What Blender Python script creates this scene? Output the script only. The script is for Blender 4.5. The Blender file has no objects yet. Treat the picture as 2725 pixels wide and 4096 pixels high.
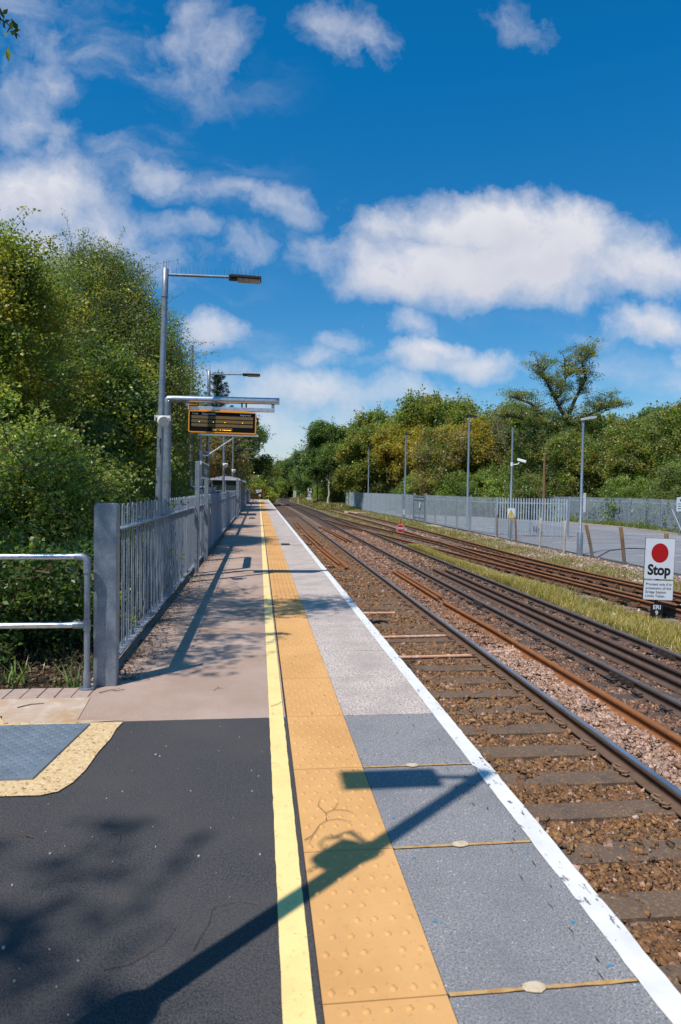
import bpy, bmesh, math, random
import numpy as np
from mathutils import Vector, Matrix, Quaternion

S = bpy.context.scene
COL = S.collection
R_ = math.radians

# ------------------------------------------------------------------ camera
cam_d = bpy.data.cameras.new('camera')
cam = bpy.data.objects.new('camera', cam_d)
COL.objects.link(cam)
yaw, pitch, roll = 0.122492, -0.033698, 0.016155
fw = Vector((math.sin(yaw) * math.cos(pitch), math.cos(yaw) * math.cos(pitch), math.sin(pitch)))
rt = Vector((math.cos(yaw), -math.sin(yaw), 0))
up = rt.cross(fw)
r2 = rt * math.cos(roll) + up * math.sin(roll)
u2 = -rt * math.sin(roll) + up * math.cos(roll)
M = Matrix((r2, u2, -fw)).transposed().to_4x4()
M.translation = Vector((0, 0, 1.53))
cam.matrix_world = M
cam_d.sensor_fit = 'VERTICAL'
cam_d.sensor_height = 36.0
cam_d.sensor_width = 24.0
cam_d.lens = 2657.46 / 4096 * 36
cam_d.clip_start = 0.05
cam_d.clip_end = 3000
cam_d.dof.use_dof = True
cam_d.dof.focus_distance = 11.0
cam_d.dof.aperture_fstop = 4.5
S.camera = cam

# ------------------------------------------------------------------ exposure, render
S.view_settings.view_transform = 'Standard'
S.view_settings.look = 'None'
S.view_settings.gamma = 1
S.view_settings.exposure = 0.0
S.render.engine = 'CYCLES'
S.cycles.max_bounces = 6
S.cycles.diffuse_bounces = 3
S.cycles.glossy_bounces = 3
S.cycles.transmission_bounces = 4
S.cycles.transparent_max_bounces = 6
S.cycles.caustics_reflective = False
S.cycles.caustics_refractive = False
S.cycles.use_adaptive_sampling = True
S.cycles.adaptive_threshold = 0.015
S.cycles.use_denoising = True
S.cycles.sample_clamp_indirect = 6
S.render.film_transparent = False

# ------------------------------------------------------------------ sun and sky
SUN_AZ, SUN_EL = 180 + 46.8, 59.0
sd = Vector((math.sin(R_(SUN_AZ)) * math.cos(R_(SUN_EL)), math.cos(R_(SUN_AZ)) * math.cos(R_(SUN_EL)), math.sin(R_(SUN_EL))))
sun_d = bpy.data.lights.new('sun', 'SUN')
sun_d.energy = 5.0
sun_d.angle = R_(0.53)
sun_d.color = (1.0, 0.945, 0.86)
sun = bpy.data.objects.new('sun', sun_d)
COL.objects.link(sun)
sun.rotation_euler = sd.to_track_quat('Z', 'Y').to_euler()
sun.location = sd * 80

W = bpy.data.worlds.new('World')
S.world = W
W.use_nodes = True
nt = W.node_tree
nt.nodes.clear()


class NT:
    """small helper to write node graphs"""
    def __init__(self, tree):
        self.t = tree
    def n(self, typ, **kw):
        nd = self.t.nodes.new(typ)
        for k, v in kw.items():
            setattr(nd, k, v)
        return nd
    def l(self, a, b):
        self.t.links.new(a, b)
    def put(self, sock, v):
        if isinstance(v, bpy.types.NodeSocket):
            self.l(v, sock)
        elif v is not None:
            sock.default_value = v
    def math(self, op, a, b=None, c=None, clamp=False):
        nd = self.n('ShaderNodeMath', operation=op)
        nd.use_clamp = clamp
        self.put(nd.inputs[0], a); self.put(nd.inputs[1], b); self.put(nd.inputs[2], c)
        return nd.outputs[0]
    def vmath(self, op, a, b=None, out=0):
        nd = self.n('ShaderNodeVectorMath', operation=op)
        self.put(nd.inputs[0], a); self.put(nd.inputs[1], b)
        return nd.outputs[out]
    def mrange(self, v, a, b, c=0.0, d=1.0, smooth=False):
        nd = self.n('ShaderNodeMapRange')
        if smooth:
            nd.interpolation_type = 'SMOOTHSTEP'
        self.put(nd.inputs[0], v)
        for i, x in zip((1, 2, 3, 4), (a, b, c, d)):
            self.put(nd.inputs[i], x)
        return nd.outputs[0]
    def noise(self, vec, scale, detail=4, rough=0.55, out='Fac', dist=0.0):
        nd = self.n('ShaderNodeTexNoise')
        self.put(nd.inputs['Vector'], vec)
        nd.inputs['Scale'].default_value = scale
        nd.inputs['Detail'].default_value = detail
        nd.inputs['Roughness'].default_value = rough
        nd.inputs['Distortion'].default_value = dist
        return nd.outputs[out]
    def mix(self, fac, a, b, blend='MIX'):
        nd = self.n('ShaderNodeMix', data_type='RGBA', blend_type=blend)
        self.put(nd.inputs[0], fac); self.put(nd.inputs[6], a); self.put(nd.inputs[7], b)
        return nd.outputs[2]


def c4(c):
    return (c[0], c[1], c[2], 1.0)


w = NT(nt)
sky = w.n('ShaderNodeTexSky', sky_type='NISHITA')
sky.sun_disc = False
sky.sun_elevation = R_(SUN_EL)
sky.sun_rotation = R_(SUN_AZ)
sky.air_density = 1.0
sky.dust_density = 0.4
sky.ozone_density = 2.5
hs = w.n('ShaderNodeHueSaturation')
hs.inputs['Saturation'].default_value = 1.32
hs.inputs['Value'].default_value = 1.0
w.l(sky.outputs[0], hs.inputs['Color'])

tc = w.n('ShaderNodeTexCoord')
sep = w.n('ShaderNodeSeparateXYZ')
w.l(tc.outputs['Generated'], sep.inputs[0])
dy = w.math('MAXIMUM', sep.outputs[1], 0.02)
grade = w.mix(w.mrange(sep.outputs[2], 0.02, 0.52, 0.0, 1.0), (1.0, 1.0, 1.10, 1), (0.10, 1.27, 1.42, 1))
skyc = w.mix(1.0, hs.outputs[0], grade, 'MULTIPLY')
uu = w.math('DIVIDE', sep.outputs[0], dy)
vv = w.math('DIVIDE', sep.outputs[2], dy)
cmb = w.n('ShaderNodeCombineXYZ')
w.l(uu, cmb.inputs[0]); w.l(vv, cmb.inputs[1])
uv0 = cmb.outputs[0]
# wobble the outlines so the clouds are ragged
wob = w.noise(uv0, 6.0, 8, 0.62, 'Color')
wob = w.vmath('SUBTRACT', wob, (0.5, 0.5, 0.5))
sc = w.n('ShaderNodeVectorMath', operation='SCALE')
w.l(wob, sc.inputs[0]); sc.inputs[3].default_value = 0.13
uv1 = w.vmath('ADD', uv0, sc.outputs[0])
CLOUDS = [(0.35, 0.349, 0.229, 0.053, 1.2), (0.349, 0.409, 0.131, 0.043, 1.15), (0.433, 0.381, 0.155, 0.06, 1.15), (0.194, 0.327, 0.087, 0.036, 0.95), (0.571, 0.355, 0.124, 0.041, 0.95), (0.186, 0.398, 0.06, 0.025, 0.75), (0.625, 0.269, 0.067, 0.034, 0.9), (-0.314, 0.409, 0.094, 0.061, 0.95), (-0.343, 0.527, 0.046, 0.054, 0.6), (-0.249, 0.371, 0.072, 0.043, 0.75), (-0.331, 0.341, 0.088, 0.036, 0.8), (-0.134, 0.452, 0.055, 0.024, 0.56), (-0.06, 0.433, 0.075, 0.022, 0.5), (0.025, 0.423, 0.075, 0.026, 0.48), (-0.121, 0.376, 0.05, 0.022, 0.4), (-0.021, 0.357, 0.038, 0.028, 0.46), (-0.093, 0.634, 0.065, 0.06, 0.46), (0.122, 0.677, 0.062, 0.042, 0.58), (0.396, 0.723, 0.055, 0.032, 0.28), (-0.297, 0.633, 0.053, 0.042, 0.36), (-0.29, 0.495, 0.035, 0.036, 0.45), (-0.302, 0.578, 0.047, 0.03, 0.35), (-0.073, 0.229, 0.043, 0.027, 0.85), (0.209, 0.255, 0.047, 0.021, 0.6), (0.133, 0.225, 0.041, 0.018, 0.55), (0.083, 0.194, 0.038, 0.018, 0.55), (0.237, 0.199, 0.081, 0.025, 0.72), (0.34, 0.197, 0.073, 0.021, 0.75), (0.271, 0.214, 0.055, 0.018, 0.75), (0.059, 0.143, 0.144, 0.028, 0.72), (0.197, 0.148, 0.114, 0.023, 0.6), (0.027, 0.09, 0.13, 0.045, 0.62), (0.663, 0.209, 0.03, 0.024, 0.55), (0.502, 0.236, 0.065, 0.02, 0.3), (-0.17, 0.326, 0.098, 0.037, 0.35)]
acc = None
low = None
for (cu, cv, ru, rv, wt) in CLOUDS:
    d_ = w.vmath('SUBTRACT', uv1, (cu, cv, 0))
    d_ = w.vmath('MULTIPLY', d_, (1 / (ru * 1.25), 1 / (rv * 1.25), 0))
    ln = w.vmath('LENGTH', d_, out=1)
    k = w.mrange(ln, 0.1, 1.55 if wt < 0.7 else 1.45, wt * (0.9 if wt < 0.7 else 1.0), 0.0, True)
    acc = k if acc is None else w.math('MAXIMUM', acc, k)
    if wt >= 0.7:                                    # thick clouds have a greyer underside
        sp = w.n('ShaderNodeSeparateXYZ'); w.l(d_, sp.inputs[0])
        b_ = w.mrange(sp.outputs[1], 0.25, -0.8, 0.0, 1.0)
        b_ = w.math('MULTIPLY', b_, k)
        low = b_ if low is None else w.math('MAXIMUM', low, b_)
fine = w.noise(uv1, 15.0, 7, 0.6)
big = w.noise(uv0, 7.0, 4, 0.55)
fz = w.math('ADD', w.math('MULTIPLY', w.math('SUBTRACT', fine, 0.5), 1.1), w.math('MULTIPLY', w.math('SUBTRACT', big, 0.5), 0.8))
soft = w.math('MULTIPLY', w.math('MINIMUM', w.math('MULTIPLY', acc, 4.0), 1.0), fz)
msk = w.math('ADD', acc, soft)
msk = w.mrange(msk, 0.10, 1.0, 0.0, 0.96)
veil = w.mrange(w.noise(w.vmath('MULTIPLY', uv1, (0.6, 1.5, 0)), 5.5, 7, 0.58), 0.46, 0.78, 0, 0.6, True)
veil = w.math('MULTIPLY', veil, w.math('MAXIMUM', w.mrange(uu, 0.12, -0.2, 0, 1, True), w.mrange(vv, 0.32, 0.12, 0, 1, True)))
msk = w.math('MAXIMUM', msk, veil)
msk = w.math('MAXIMUM', msk, w.mrange(vv, 0.16, 0.0, 0.0, 0.42, True))
front = w.mrange(sep.outputs[1], 0.05, 0.2, 0, 1)
msk = w.math('MULTIPLY', msk, front)
# scattered cloud in the rest of the sky, which only the light sees
oth = w.mrange(w.noise(tc.outputs['Generated'], 3.0, 5, 0.55), 0.52, 0.70, 0, 0.7, True)
oth = w.math('MULTIPLY', oth, w.mrange(sep.outputs[1], 0.1, -0.1, 0, 1))
oth = w.math('MULTIPLY', oth, w.mrange(sep.outputs[2], 0.0, 0.1, 0, 1))
msk = w.math('MAXIMUM', msk, oth)
shade = w.math('MULTIPLY', low, w.mrange(fine, 0.2, 0.8, 0.55, 1.05))
cloudc = w.mix(shade, (7.9, 7.9, 8.4, 1), (5.7, 5.9, 6.9, 1))
final = w.mix(msk, skyc, cloudc)
bg = w.n('ShaderNodeBackground')
bg.inputs[1].default_value = 0.1
w.l(final, bg.inputs[0])
wo = w.n('ShaderNodeOutputWorld')
w.l(bg.outputs[0], wo.inputs[0])
W.cycles.sampling_method = 'MANUAL'
W.cycles.sample_map_resolution = 512

# ------------------------------------------------------------------ helpers
PI = math.pi


def tag(o, label=None, cat=None, group=None, kind=None):
    if label: o['label'] = label
    if cat: o['category'] = cat
    if group: o['group'] = group
    if kind: o['kind'] = kind
    return o


def thing(name, label, cat, loc=(0, 0, 0), rz=0.0, group=None, parent=None):
    o = bpy.data.objects.new(name, None)
    COL.objects.link(o)
    o.location = loc
    o.rotation_euler = (0, 0, rz)
    return tag(o, label, cat, group)


def copy_tree(o, parent=None):
    c = o.copy()
    COL.objects.link(c)
    c.parent = parent
    for ch in o.children:
        copy_tree(ch, c)
    return c


class MB:
    """collects shapes into one mesh"""
    def __init__(self):
        self.v, self.f, self.mi, self.sm = [], [], [], []
    def add(self, vs, fs, m=0, smooth=False):
        b = len(self.v)
        self.v.extend([tuple(p) for p in vs])
        for q in fs:
            self.f.append([b + i for i in q]); self.mi.append(m); self.sm.append(smooth)
        return self
    def box(self, x0, x1, y0, y1, z0, z1, m=0, rot=None, org=None):
        vs = [Vector((x, y, z)) for z in (z0, z1) for y in (y0, y1) for x in (x0, x1)]
        if rot is not None:
            org = Vector(org) if org else Vector(((x0 + x1) / 2, (y0 + y1) / 2, (z0 + z1) / 2))
            vs = [org + rot @ (p - org) for p in vs]
        return self.add(vs, [(0, 2, 3, 1), (4, 5, 7, 6), (0, 1, 5, 4), (2, 6, 7, 3), (0, 4, 6, 2), (1, 3, 7, 5)], m)
    def tube(self, pts, r, n=8, m=0, caps=True, smooth=True):
        pts = [Vector(p) for p in pts]
        k = len(pts)
        rs = list(r) if isinstance(r, (list, tuple)) else [r] * k
        t0 = (pts[1] - pts[0]).normalized()
        a = t0.orthogonal().normalized()
        vs, fs = [], []
        pt = t0
        for i, p in enumerate(pts):
            t = (pts[min(i + 1, k - 1)] - pts[max(i - 1, 0)])
            t = t.normalized() if t.length > 1e-9 else pt
            a = (a - t * a.dot(t))
            a = a.normalized() if a.length > 1e-9 else t.orthogonal().normalized()
            b = t.cross(a)
            for j in range(n):
                q = 2 * PI * j / n
                vs.append(p + (a * math.cos(q) + b * math.sin(q)) * rs[i])
            pt = t
        for i in range(k - 1):
            for j in range(n):
                j2 = (j + 1) % n
                fs.append((i * n + j, i * n + j2, (i + 1) * n + j2, (i + 1) * n + j))
        self.add(vs, fs, m, smooth)
        if caps:
            self.add(vs[:n], [tuple(reversed(range(n)))], m)
            self.add(vs[-n:], [tuple(range(n))], m)
        return self
    def prism(self, poly, o, ax, ay, depth, m=0, mside=None):
        """poly in (a, b) on the plane o + a*ax + b*ay, pushed back by depth along ax x ay"""
        o, ax, ay = Vector(o), Vector(ax), Vector(ay)
        nrm = ax.cross(ay)
        n = len(poly)
        fr = [o + ax * a + ay * b for a, b in poly]
        bk = [p - nrm * depth for p in fr]
        self.add(fr, [tuple(range(n))], m)
        ms = m if mside is None else mside
        self.add(bk, [tuple(reversed(range(n)))], ms)
        self.add(fr + bk, [(i, i + n, (i + 1) % n + n, (i + 1) % n) for i in range(n)], ms)
        return self
    def disc(self, o, ax, ay, r, n=32, m=0, ry=None):
        o, ax, ay = Vector(o), Vector(ax), Vector(ay)
        ry = r if ry is None else ry
        return self.add([o + ax * math.cos(2 * PI * i / n) * r + ay * math.sin(2 * PI * i / n) * ry for i in range(n)], [tuple(range(n))], m)
    def flat(self, pts, m=0):
        return self.add(pts, [tuple(range(len(pts)))], m)
    def text(self, s, size, o, ax, ay, m=0, align='CENTER', bold=0.0, sx=1.0):
        vs, fs = text_geo(s, size, align, bold)
        o, ax, ay = Vector(o), Vector(ax), Vector(ay)
        return self.add([o + ax * x * sx + ay * y for x, y in vs], fs, m)
    def sweep(self, prof, path, mats, smooth=False, close_ends=True):
        """prof (x, z) swept along a path that runs in Y"""
        k = len(prof)
        vs = []
        for i, p in enumerate(path):
            a = Vector(path[max(i - 1, 0)]); b = Vector(path[min(i + 1, len(path) - 1)])
            t = (b - a); t.z = 0; t.normalize()
            s = Vector((t.y, -t.x, 0))
            for (x, z) in prof:
                vs.append(Vector(p) + s * x + Vector((0, 0, z)))
        b0 = len(self.v)
        self.v.extend([tuple(q) for q in vs])
        for i in range(len(path) - 1):
            for j in range(k):
                j2 = (j + 1) % k
                self.f.append([b0 + i * k + j, b0 + (i + 1) * k + j, b0 + (i + 1) * k + j2, b0 + i * k + j2])
                self.mi.append(mats[j]); self.sm.append(smooth)
        if close_ends:
            self.f.append([b0 + j for j in range(k)]); self.mi.append(mats[0]); self.sm.append(False)
            e = b0 + (len(path) - 1) * k
            self.f.append([e + j for j in reversed(range(k))]); self.mi.append(mats[0]); self.sm.append(False)
        return self
    def mesh(self, name, mats):
        me = bpy.data.meshes.new(name)
        me.from_pydata(self.v, [], self.f)
        mats = mats if isinstance(mats, (list, tuple)) else [mats]
        for m in mats:
            me.materials.append(m)
        me.polygons.foreach_set('material_index', self.mi)
        me.polygons.foreach_set('use_smooth', self.sm)
        me.update()
        return me
    def build(self, name, mats, parent=None, loc=None, bevel=0.0, kind=None, fixn=True):
        me = self.mesh(name, mats)
        if fixn:
            bm = bmesh.new(); bm.from_mesh(me)
            bmesh.ops.recalc_face_normals(bm, faces=bm.faces)
            bm.to_mesh(me); bm.free()
        o = bpy.data.objects.new(name, me)
        COL.objects.link(o)
        if parent is not None: o.parent = parent
        if loc is not None: o.location = loc
        if bevel:
            b = o.modifiers.new('bevel', 'BEVEL'); b.width = bevel; b.segments = 2; b.limit_method = 'ANGLE'; b.angle_limit = R_(40)
        if kind: o['kind'] = kind
        return o


_tc = {}
FONT = None


def text_geo(s, size, align, bold):
    key = (s, size, align, bold)
    if key in _tc: return _tc[key]
    cu = bpy.data.curves.new('lettering', 'FONT')
    if FONT is not None: cu.font = FONT
    cu.body = s; cu.size = size; cu.align_x = align; cu.align_y = 'BOTTOM_BASELINE' if False else 'CENTER'
    cu.offset = bold
    cu.resolution_u = 8
    cu.dimensions = '2D'; cu.fill_mode = 'FRONT'
    ob = bpy.data.objects.new('lettering', cu)
    COL.objects.link(ob)
    dg = bpy.context.evaluated_depsgraph_get()
    me = bpy.data.meshes.new_from_object(ob.evaluated_get(dg))
    vs = [(v.co.x, v.co.y) for v in me.vertices]
    fs = [tuple(p.vertices) for p in me.polygons]
    bpy.data.objects.remove(ob); bpy.data.curves.remove(cu); bpy.data.meshes.remove(me)
    _tc[key] = (vs, fs)
    return vs, fs


def np_mesh(name, V, F, mats, col=None, mi=None, smooth=False):
    """V (n,3), F (m,k) all faces with k corners, col (m,3) one colour per face"""
    me = bpy.data.meshes.new(name)
    V = np.asarray(V, np.float32); F = np.asarray(F, np.int32)
    m, k = F.shape
    me.vertices.add(len(V)); me.vertices.foreach_set('co', V.ravel())
    me.loops.add(m * k); me.loops.foreach_set('vertex_index', F.ravel())
    me.polygons.add(m); me.polygons.foreach_set('loop_start', np.arange(0, m * k, k, dtype=np.int32))
    for x in (mats if isinstance(mats, (list, tuple)) else [mats]):
        me.materials.append(x)
    if mi is not None: me.polygons.foreach_set('material_index', np.asarray(mi, np.int32))
    if smooth: me.polygons.foreach_set('use_smooth', np.ones(m, bool))
    if col is not None:
        at = me.attributes.new('tint', 'FLOAT_COLOR', 'FACE')
        at.data.foreach_set('color', np.concatenate([col, np.ones((m, 1))], 1).astype(np.float32).ravel())
    me.update(calc_edges=True)
    return me


def link(name, me, parent=None, loc=(0, 0, 0)):
    o = bpy.data.objects.new(name, me)
    COL.objects.link(o)
    o.location = loc
    if parent is not None: o.parent = parent
    return o


# ------------------------------------------------------------------ materials
def mat(name, col, rough=0.6, metal=0.0, layers=(), bump=(), spec=0.4, attr=False, emit=None, obj=False):
    """layers: (scale, detail, lo, hi, colour, amount); bump: (scale, detail, strength, distance)"""
    m = bpy.data.materials.new(name)
    m.use_nodes = True
    g = NT(m.node_tree)
    pb = m.node_tree.nodes['Principled BSDF']
    pb.inputs['Roughness'].default_value = rough
    pb.inputs['Metallic'].default_value = metal
    pb.inputs['Specular IOR Level'].default_value = spec
    if obj:
        pos = g.n('ShaderNodeTexCoord').outputs['Object']
    else:
        pos = g.n('ShaderNodeNewGeometry').outputs['Position']
    c = c4(col)
    if attr:
        a = g.n('ShaderNodeAttribute'); a.attribute_name = 'tint'
        c = a.outputs['Color']
    for (s, d, lo, hi, cc, amt) in layers:
        f = g.mrange(g.noise(pos, s, d, 0.6), lo, hi, 0.0, amt)
        c = g.mix(f, c, c4(cc))
    g.put(pb.inputs['Base Color'], c)
    prev = None
    for (s, d, st, dist) in bump:
        b = g.n('ShaderNodeBump')
        b.inputs['Strength'].default_value = st
        b.inputs['Distance'].default_value = dist
        g.l(g.noise(pos, s, d, 0.6), b.inputs['Height'])
        if prev is not None: g.l(prev, b.inputs['Normal'])
        prev = b.outputs[0]
    if prev is not None: g.l(prev, pb.inputs['Normal'])
    if emit:
        pb.inputs['Emission Color'].default_value = c4(emit[0])
        pb.inputs['Emission Strength'].default_value = emit[1]
    return m


def leaf_mat(name, trans=0.46):
    m = bpy.data.materials.new(name); m.use_nodes = True
    g = NT(m.node_tree)
    pb = m.node_tree.nodes['Principled BSDF']
    pb.inputs['Roughness'].default_value = 0.36
    pb.inputs['Specular IOR Level'].default_value = 0.45
    a = g.n('ShaderNodeAttribute'); a.attribute_name = 'tint'
    g.l(a.outputs['Color'], pb.inputs['Base Color'])
    tr = g.n('ShaderNodeBsdfTranslucent')
    g.l(g.mix(1.0, a.outputs['Color'], (1.7, 1.6, 0.7, 1), 'MULTIPLY'), tr.inputs[0])
    mx = g.n('ShaderNodeMixShader'); mx.inputs[0].default_value = trans
    g.l(pb.outputs[0], mx.inputs[1]); g.l(tr.outputs[0], mx.inputs[2])
    g.l(mx.outputs[0], m.node_tree.nodes['Material Output'].inputs[0])
    return m


galv = mat('galvanised_steel', (0.25, 0.295, 0.355), 0.42, 0.45, layers=[(11, 6, 0.38, 0.6, (0.17, 0.205, 0.255), 0.85), (90, 2, 0.5, 0.8, (0.55, 0.58, 0.62), 0.5)], bump=[(60, 3, 0.06, 0.004)])
galv_dull = mat('weathered_galvanised_steel', (0.27, 0.315, 0.375), 0.55, 0.25, layers=[(6, 5, 0.35, 0.7, (0.20, 0.24, 0.30), 0.8), (40, 3, 0.55, 0.8, (0.45, 0.48, 0.52), 0.5)])
galv_bright = mat('bright_galvanised_tube', (0.55, 0.58, 0.62), 0.3, 0.75, layers=[(25, 5, 0.4, 0.7, (0.3, 0.33, 0.37), 0.7), (9, 3, 0.55, 0.75, (0.30, 0.24, 0.18), 0.25)])
pal_steel = mat('palisade_steel', (0.38, 0.44, 0.50), 0.55, 0.2, layers=[(3, 5, 0.35, 0.7, (0.27, 0.32, 0.38), 0.8), (30, 3, 0.6, 0.8, (0.42, 0.44, 0.46), 0.4)])
dark_steel = mat('dark_lamp_metal', (0.03, 0.033, 0.04), 0.45, 0.3)
black = mat('black_plastic', (0.012, 0.012, 0.014), 0.4)
white_plastic = mat('off_white_plastic', (0.72, 0.71, 0.68), 0.4)
lens_m = mat('lamp_lens', (0.42, 0.34, 0.28), 0.2)
asphalt = mat('fresh_asphalt', (0.022, 0.021, 0.024), 0.85, layers=[(160, 3, 0.45, 0.58, (0.10, 0.095, 0.10), 0.85), (190, 2, 0.66, 0.71, (0.30, 0.28, 0.27), 0.8), (70, 3, 0.5, 0.62, (0.085, 0.08, 0.082), 0.6), (1.6, 4, 0.4, 0.66, (0.075, 0.07, 0.068), 0.6)], bump=[(190, 3, 0.75, 0.006)])
pink_tar = mat('pinkish_platform_surface', (0.46, 0.325, 0.27), 0.85, layers=[(1.3, 5, 0.38, 0.62, (0.33, 0.205, 0.14), 0.85), (170, 3, 0.5, 0.62, (0.55, 0.44, 0.37), 0.75), (200, 2, 0.53, 0.62, (0.10, 0.065, 0.05), 0.75), (130, 2, 0.66, 0.72, (0.70, 0.62, 0.55), 0.8), (0.35, 3, 0.5, 0.7, (0.40, 0.31, 0.27), 0.5)], bump=[(200, 3, 0.5, 0.005)])
old_coping = mat('pebbled_coping', (0.47, 0.395, 0.36), 0.85, layers=[(75, 3, 0.45, 0.55, (0.66, 0.575, 0.52), 0.9), (60, 3, 0.52, 0.60, (0.20, 0.135, 0.11), 0.85), (48, 2, 0.6, 0.66, (0.10, 0.08, 0.08), 0.8), (2.5, 4, 0.42, 0.66, (0.34, 0.28, 0.255), 0.75)], bump=[(120, 3, 0.25, 0.004)])
new_coping = mat('blue_grey_coping', (0.225, 0.22, 0.226), 0.8, layers=[(140, 3, 0.5, 0.59, (0.33, 0.33, 0.35), 0.8), (130, 3, 0.52, 0.60, (0.065, 0.065, 0.078), 0.75), (80, 2, 0.63, 0.67, (0.50, 0.37, 0.28), 0.75), (90, 2, 0.67, 0.71, (0.8, 0.8, 0.82), 0.85), (1.7, 4, 0.45, 0.66, (0.14, 0.136, 0.148), 0.5)], bump=[(210, 3, 0.12, 0.003)])
joint_fill = mat('orange_joint_sealant', (0.50, 0.30, 0.12), 0.7, layers=[(30, 4, 0.45, 0.65, (0.36, 0.19, 0.06), 0.8)])
joint_pad = mat('pale_joint_plug', (0.58, 0.47, 0.34), 0.8, layers=[(40, 4, 0.45, 0.65, (0.42, 0.30, 0.17), 0.8)])
joint_dark = mat('dark_joint', (0.02, 0.018, 0.018), 0.9)
yellow_paint = mat('pale_yellow_paint', (0.86, 0.655, 0.275), 0.6, layers=[(4, 5, 0.45, 0.7, (0.76, 0.54, 0.20), 0.6), (45, 4, 0.60, 0.70, (0.42, 0.31, 0.14), 0.6), (7, 5, 0.56, 0.72, (0.50, 0.38, 0.18), 0.45)])
concrete = mat('pale_stained_concrete', (0.48, 0.37, 0.29), 0.85, layers=[(3, 5, 0.4, 0.68, (0.42, 0.24, 0.11), 0.75), (9, 4, 0.5, 0.7, (0.62, 0.53, 0.46), 0.7)], bump=[(70, 3, 0.25, 0.004)])
yel_agg = mat('yellow_exposed_aggregate', (0.62, 0.43, 0.22), 0.85, layers=[(32, 3, 0.48, 0.6, (0.70, 0.53, 0.32), 0.8), (48, 3, 0.58, 0.66, (0.10, 0.055, 0.02), 0.9)], bump=[(45, 3, 0.9, 0.012)])
plate_m = mat('blue_grey_steel_plate', (0.22, 0.27, 0.33), 0.5, 0.35, layers=[(5, 5, 0.4, 0.7, (0.15, 0.18, 0.22), 0.8), (60, 3, 0.62, 0.75, (0.33, 0.36, 0.38), 0.5)])
brick_m = mat('worn_pink_brick', (0.42, 0.31, 0.265), 0.85, layers=[(18, 4, 0.4, 0.68, (0.33, 0.235, 0.195), 0.8), (80, 3, 0.6, 0.75, (0.55, 0.45, 0.4), 0.5)], bump=[(90, 3, 0.3, 0.004)])
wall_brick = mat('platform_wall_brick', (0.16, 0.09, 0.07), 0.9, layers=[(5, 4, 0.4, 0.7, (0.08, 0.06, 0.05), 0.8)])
steel_head = mat('polished_rail_head', (0.50, 0.52, 0.58), 0.28, 0.9, layers=[(2.2, 4, 0.45, 0.7, (0.30, 0.25, 0.23), 0.5)])
dark_head = mat('dull_rail_head', (0.22, 0.19, 0.18), 0.38, 0.6, layers=[(3, 4, 0.45, 0.7, (0.14, 0.095, 0.075), 0.7)])
rail_brown = mat('brown_rail_side', (0.135, 0.082, 0.055), 0.8, layers=[(8, 5, 0.4, 0.7, (0.085, 0.052, 0.038), 0.8), (50, 3, 0.6, 0.75, (0.22, 0.13, 0.075), 0.5)])
rail_dark = mat('dark_brown_rail', (0.115, 0.072, 0.055), 0.7, layers=[(8, 5, 0.4, 0.7, (0.07, 0.047, 0.04), 0.8), (40, 3, 0.6, 0.75, (0.19, 0.105, 0.065), 0.5)])
rust = mat('orange_rust', (0.27, 0.105, 0.036), 0.85, layers=[(7, 5, 0.4, 0.68, (0.19, 0.07, 0.028), 0.8), (60, 3, 0.58, 0.75, (0.36, 0.165, 0.07), 0.6)], bump=[(90, 3, 0.15, 0.002)])
rust_dark = mat('dark_rust', (0.135, 0.062, 0.034), 0.85, layers=[(7, 5, 0.4, 0.68, (0.075, 0.04, 0.028), 0.8), (40, 3, 0.6, 0.75, (0.22, 0.10, 0.05), 0.6)])
sleeper_m = mat('weathered_sleeper', (0.125, 0.082, 0.06), 0.9, layers=[(9, 5, 0.42, 0.60, (0.135, 0.088, 0.055), 0.8), (45, 4, 0.52, 0.64, (0.25, 0.165, 0.095), 0.7), (6, 4, 0.5, 0.7, (0.06, 0.05, 0.05), 0.6)], bump=[(60, 4, 0.35, 0.006)])
sleeper_dk = mat('oily_timber_sleeper', (0.08, 0.055, 0.046), 0.85, layers=[(10, 5, 0.42, 0.68, (0.10, 0.075, 0.062), 0.8), (50, 4, 0.6, 0.75, (0.17, 0.12, 0.085), 0.5)], bump=[(60, 4, 0.35, 0.006)])
sleeper_gr = mat('grey_timber_sleeper', (0.23, 0.18, 0.15), 0.9, layers=[(9, 5, 0.42, 0.68, (0.10, 0.075, 0.06), 0.8)], bump=[(50, 4, 0.35, 0.006)])
clip_m = mat('brown_clip_iron', (0.19, 0.11, 0.07), 0.75, layers=[(20, 3, 0.45, 0.7, (0.28, 0.16, 0.09), 0.6)])
clip_dk = mat('oily_clip_iron', (0.055, 0.043, 0.04), 0.5)
stone_m = mat('ballast_stone', (0.2, 0.12, 0.08), 0.9, layers=[(70, 3, 0.45, 0.62, (0.07, 0.045, 0.032), 0.5)], attr=True)
ballast_m = mat('ballast_bed', (0.175, 0.10, 0.058), 0.95, layers=[(16, 4, 0.46, 0.62, (0.30, 0.205, 0.155), 0.85), (22, 4, 0.5, 0.62, (0.045, 0.032, 0.028), 0.8), (0.25, 3, 0.45, 0.65, (0.24, 0.16, 0.12), 0.6)], bump=[(18, 4, 1.0, 0.05)])
soil_m = mat('leaf_strewn_soil', (0.04, 0.026, 0.018), 0.95, layers=[(30, 4, 0.45, 0.6, (0.075, 0.045, 0.026), 0.8), (55, 4, 0.58, 0.68, (0.15, 0.09, 0.05), 0.8)], bump=[(40, 4, 0.9, 0.03)])
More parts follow.
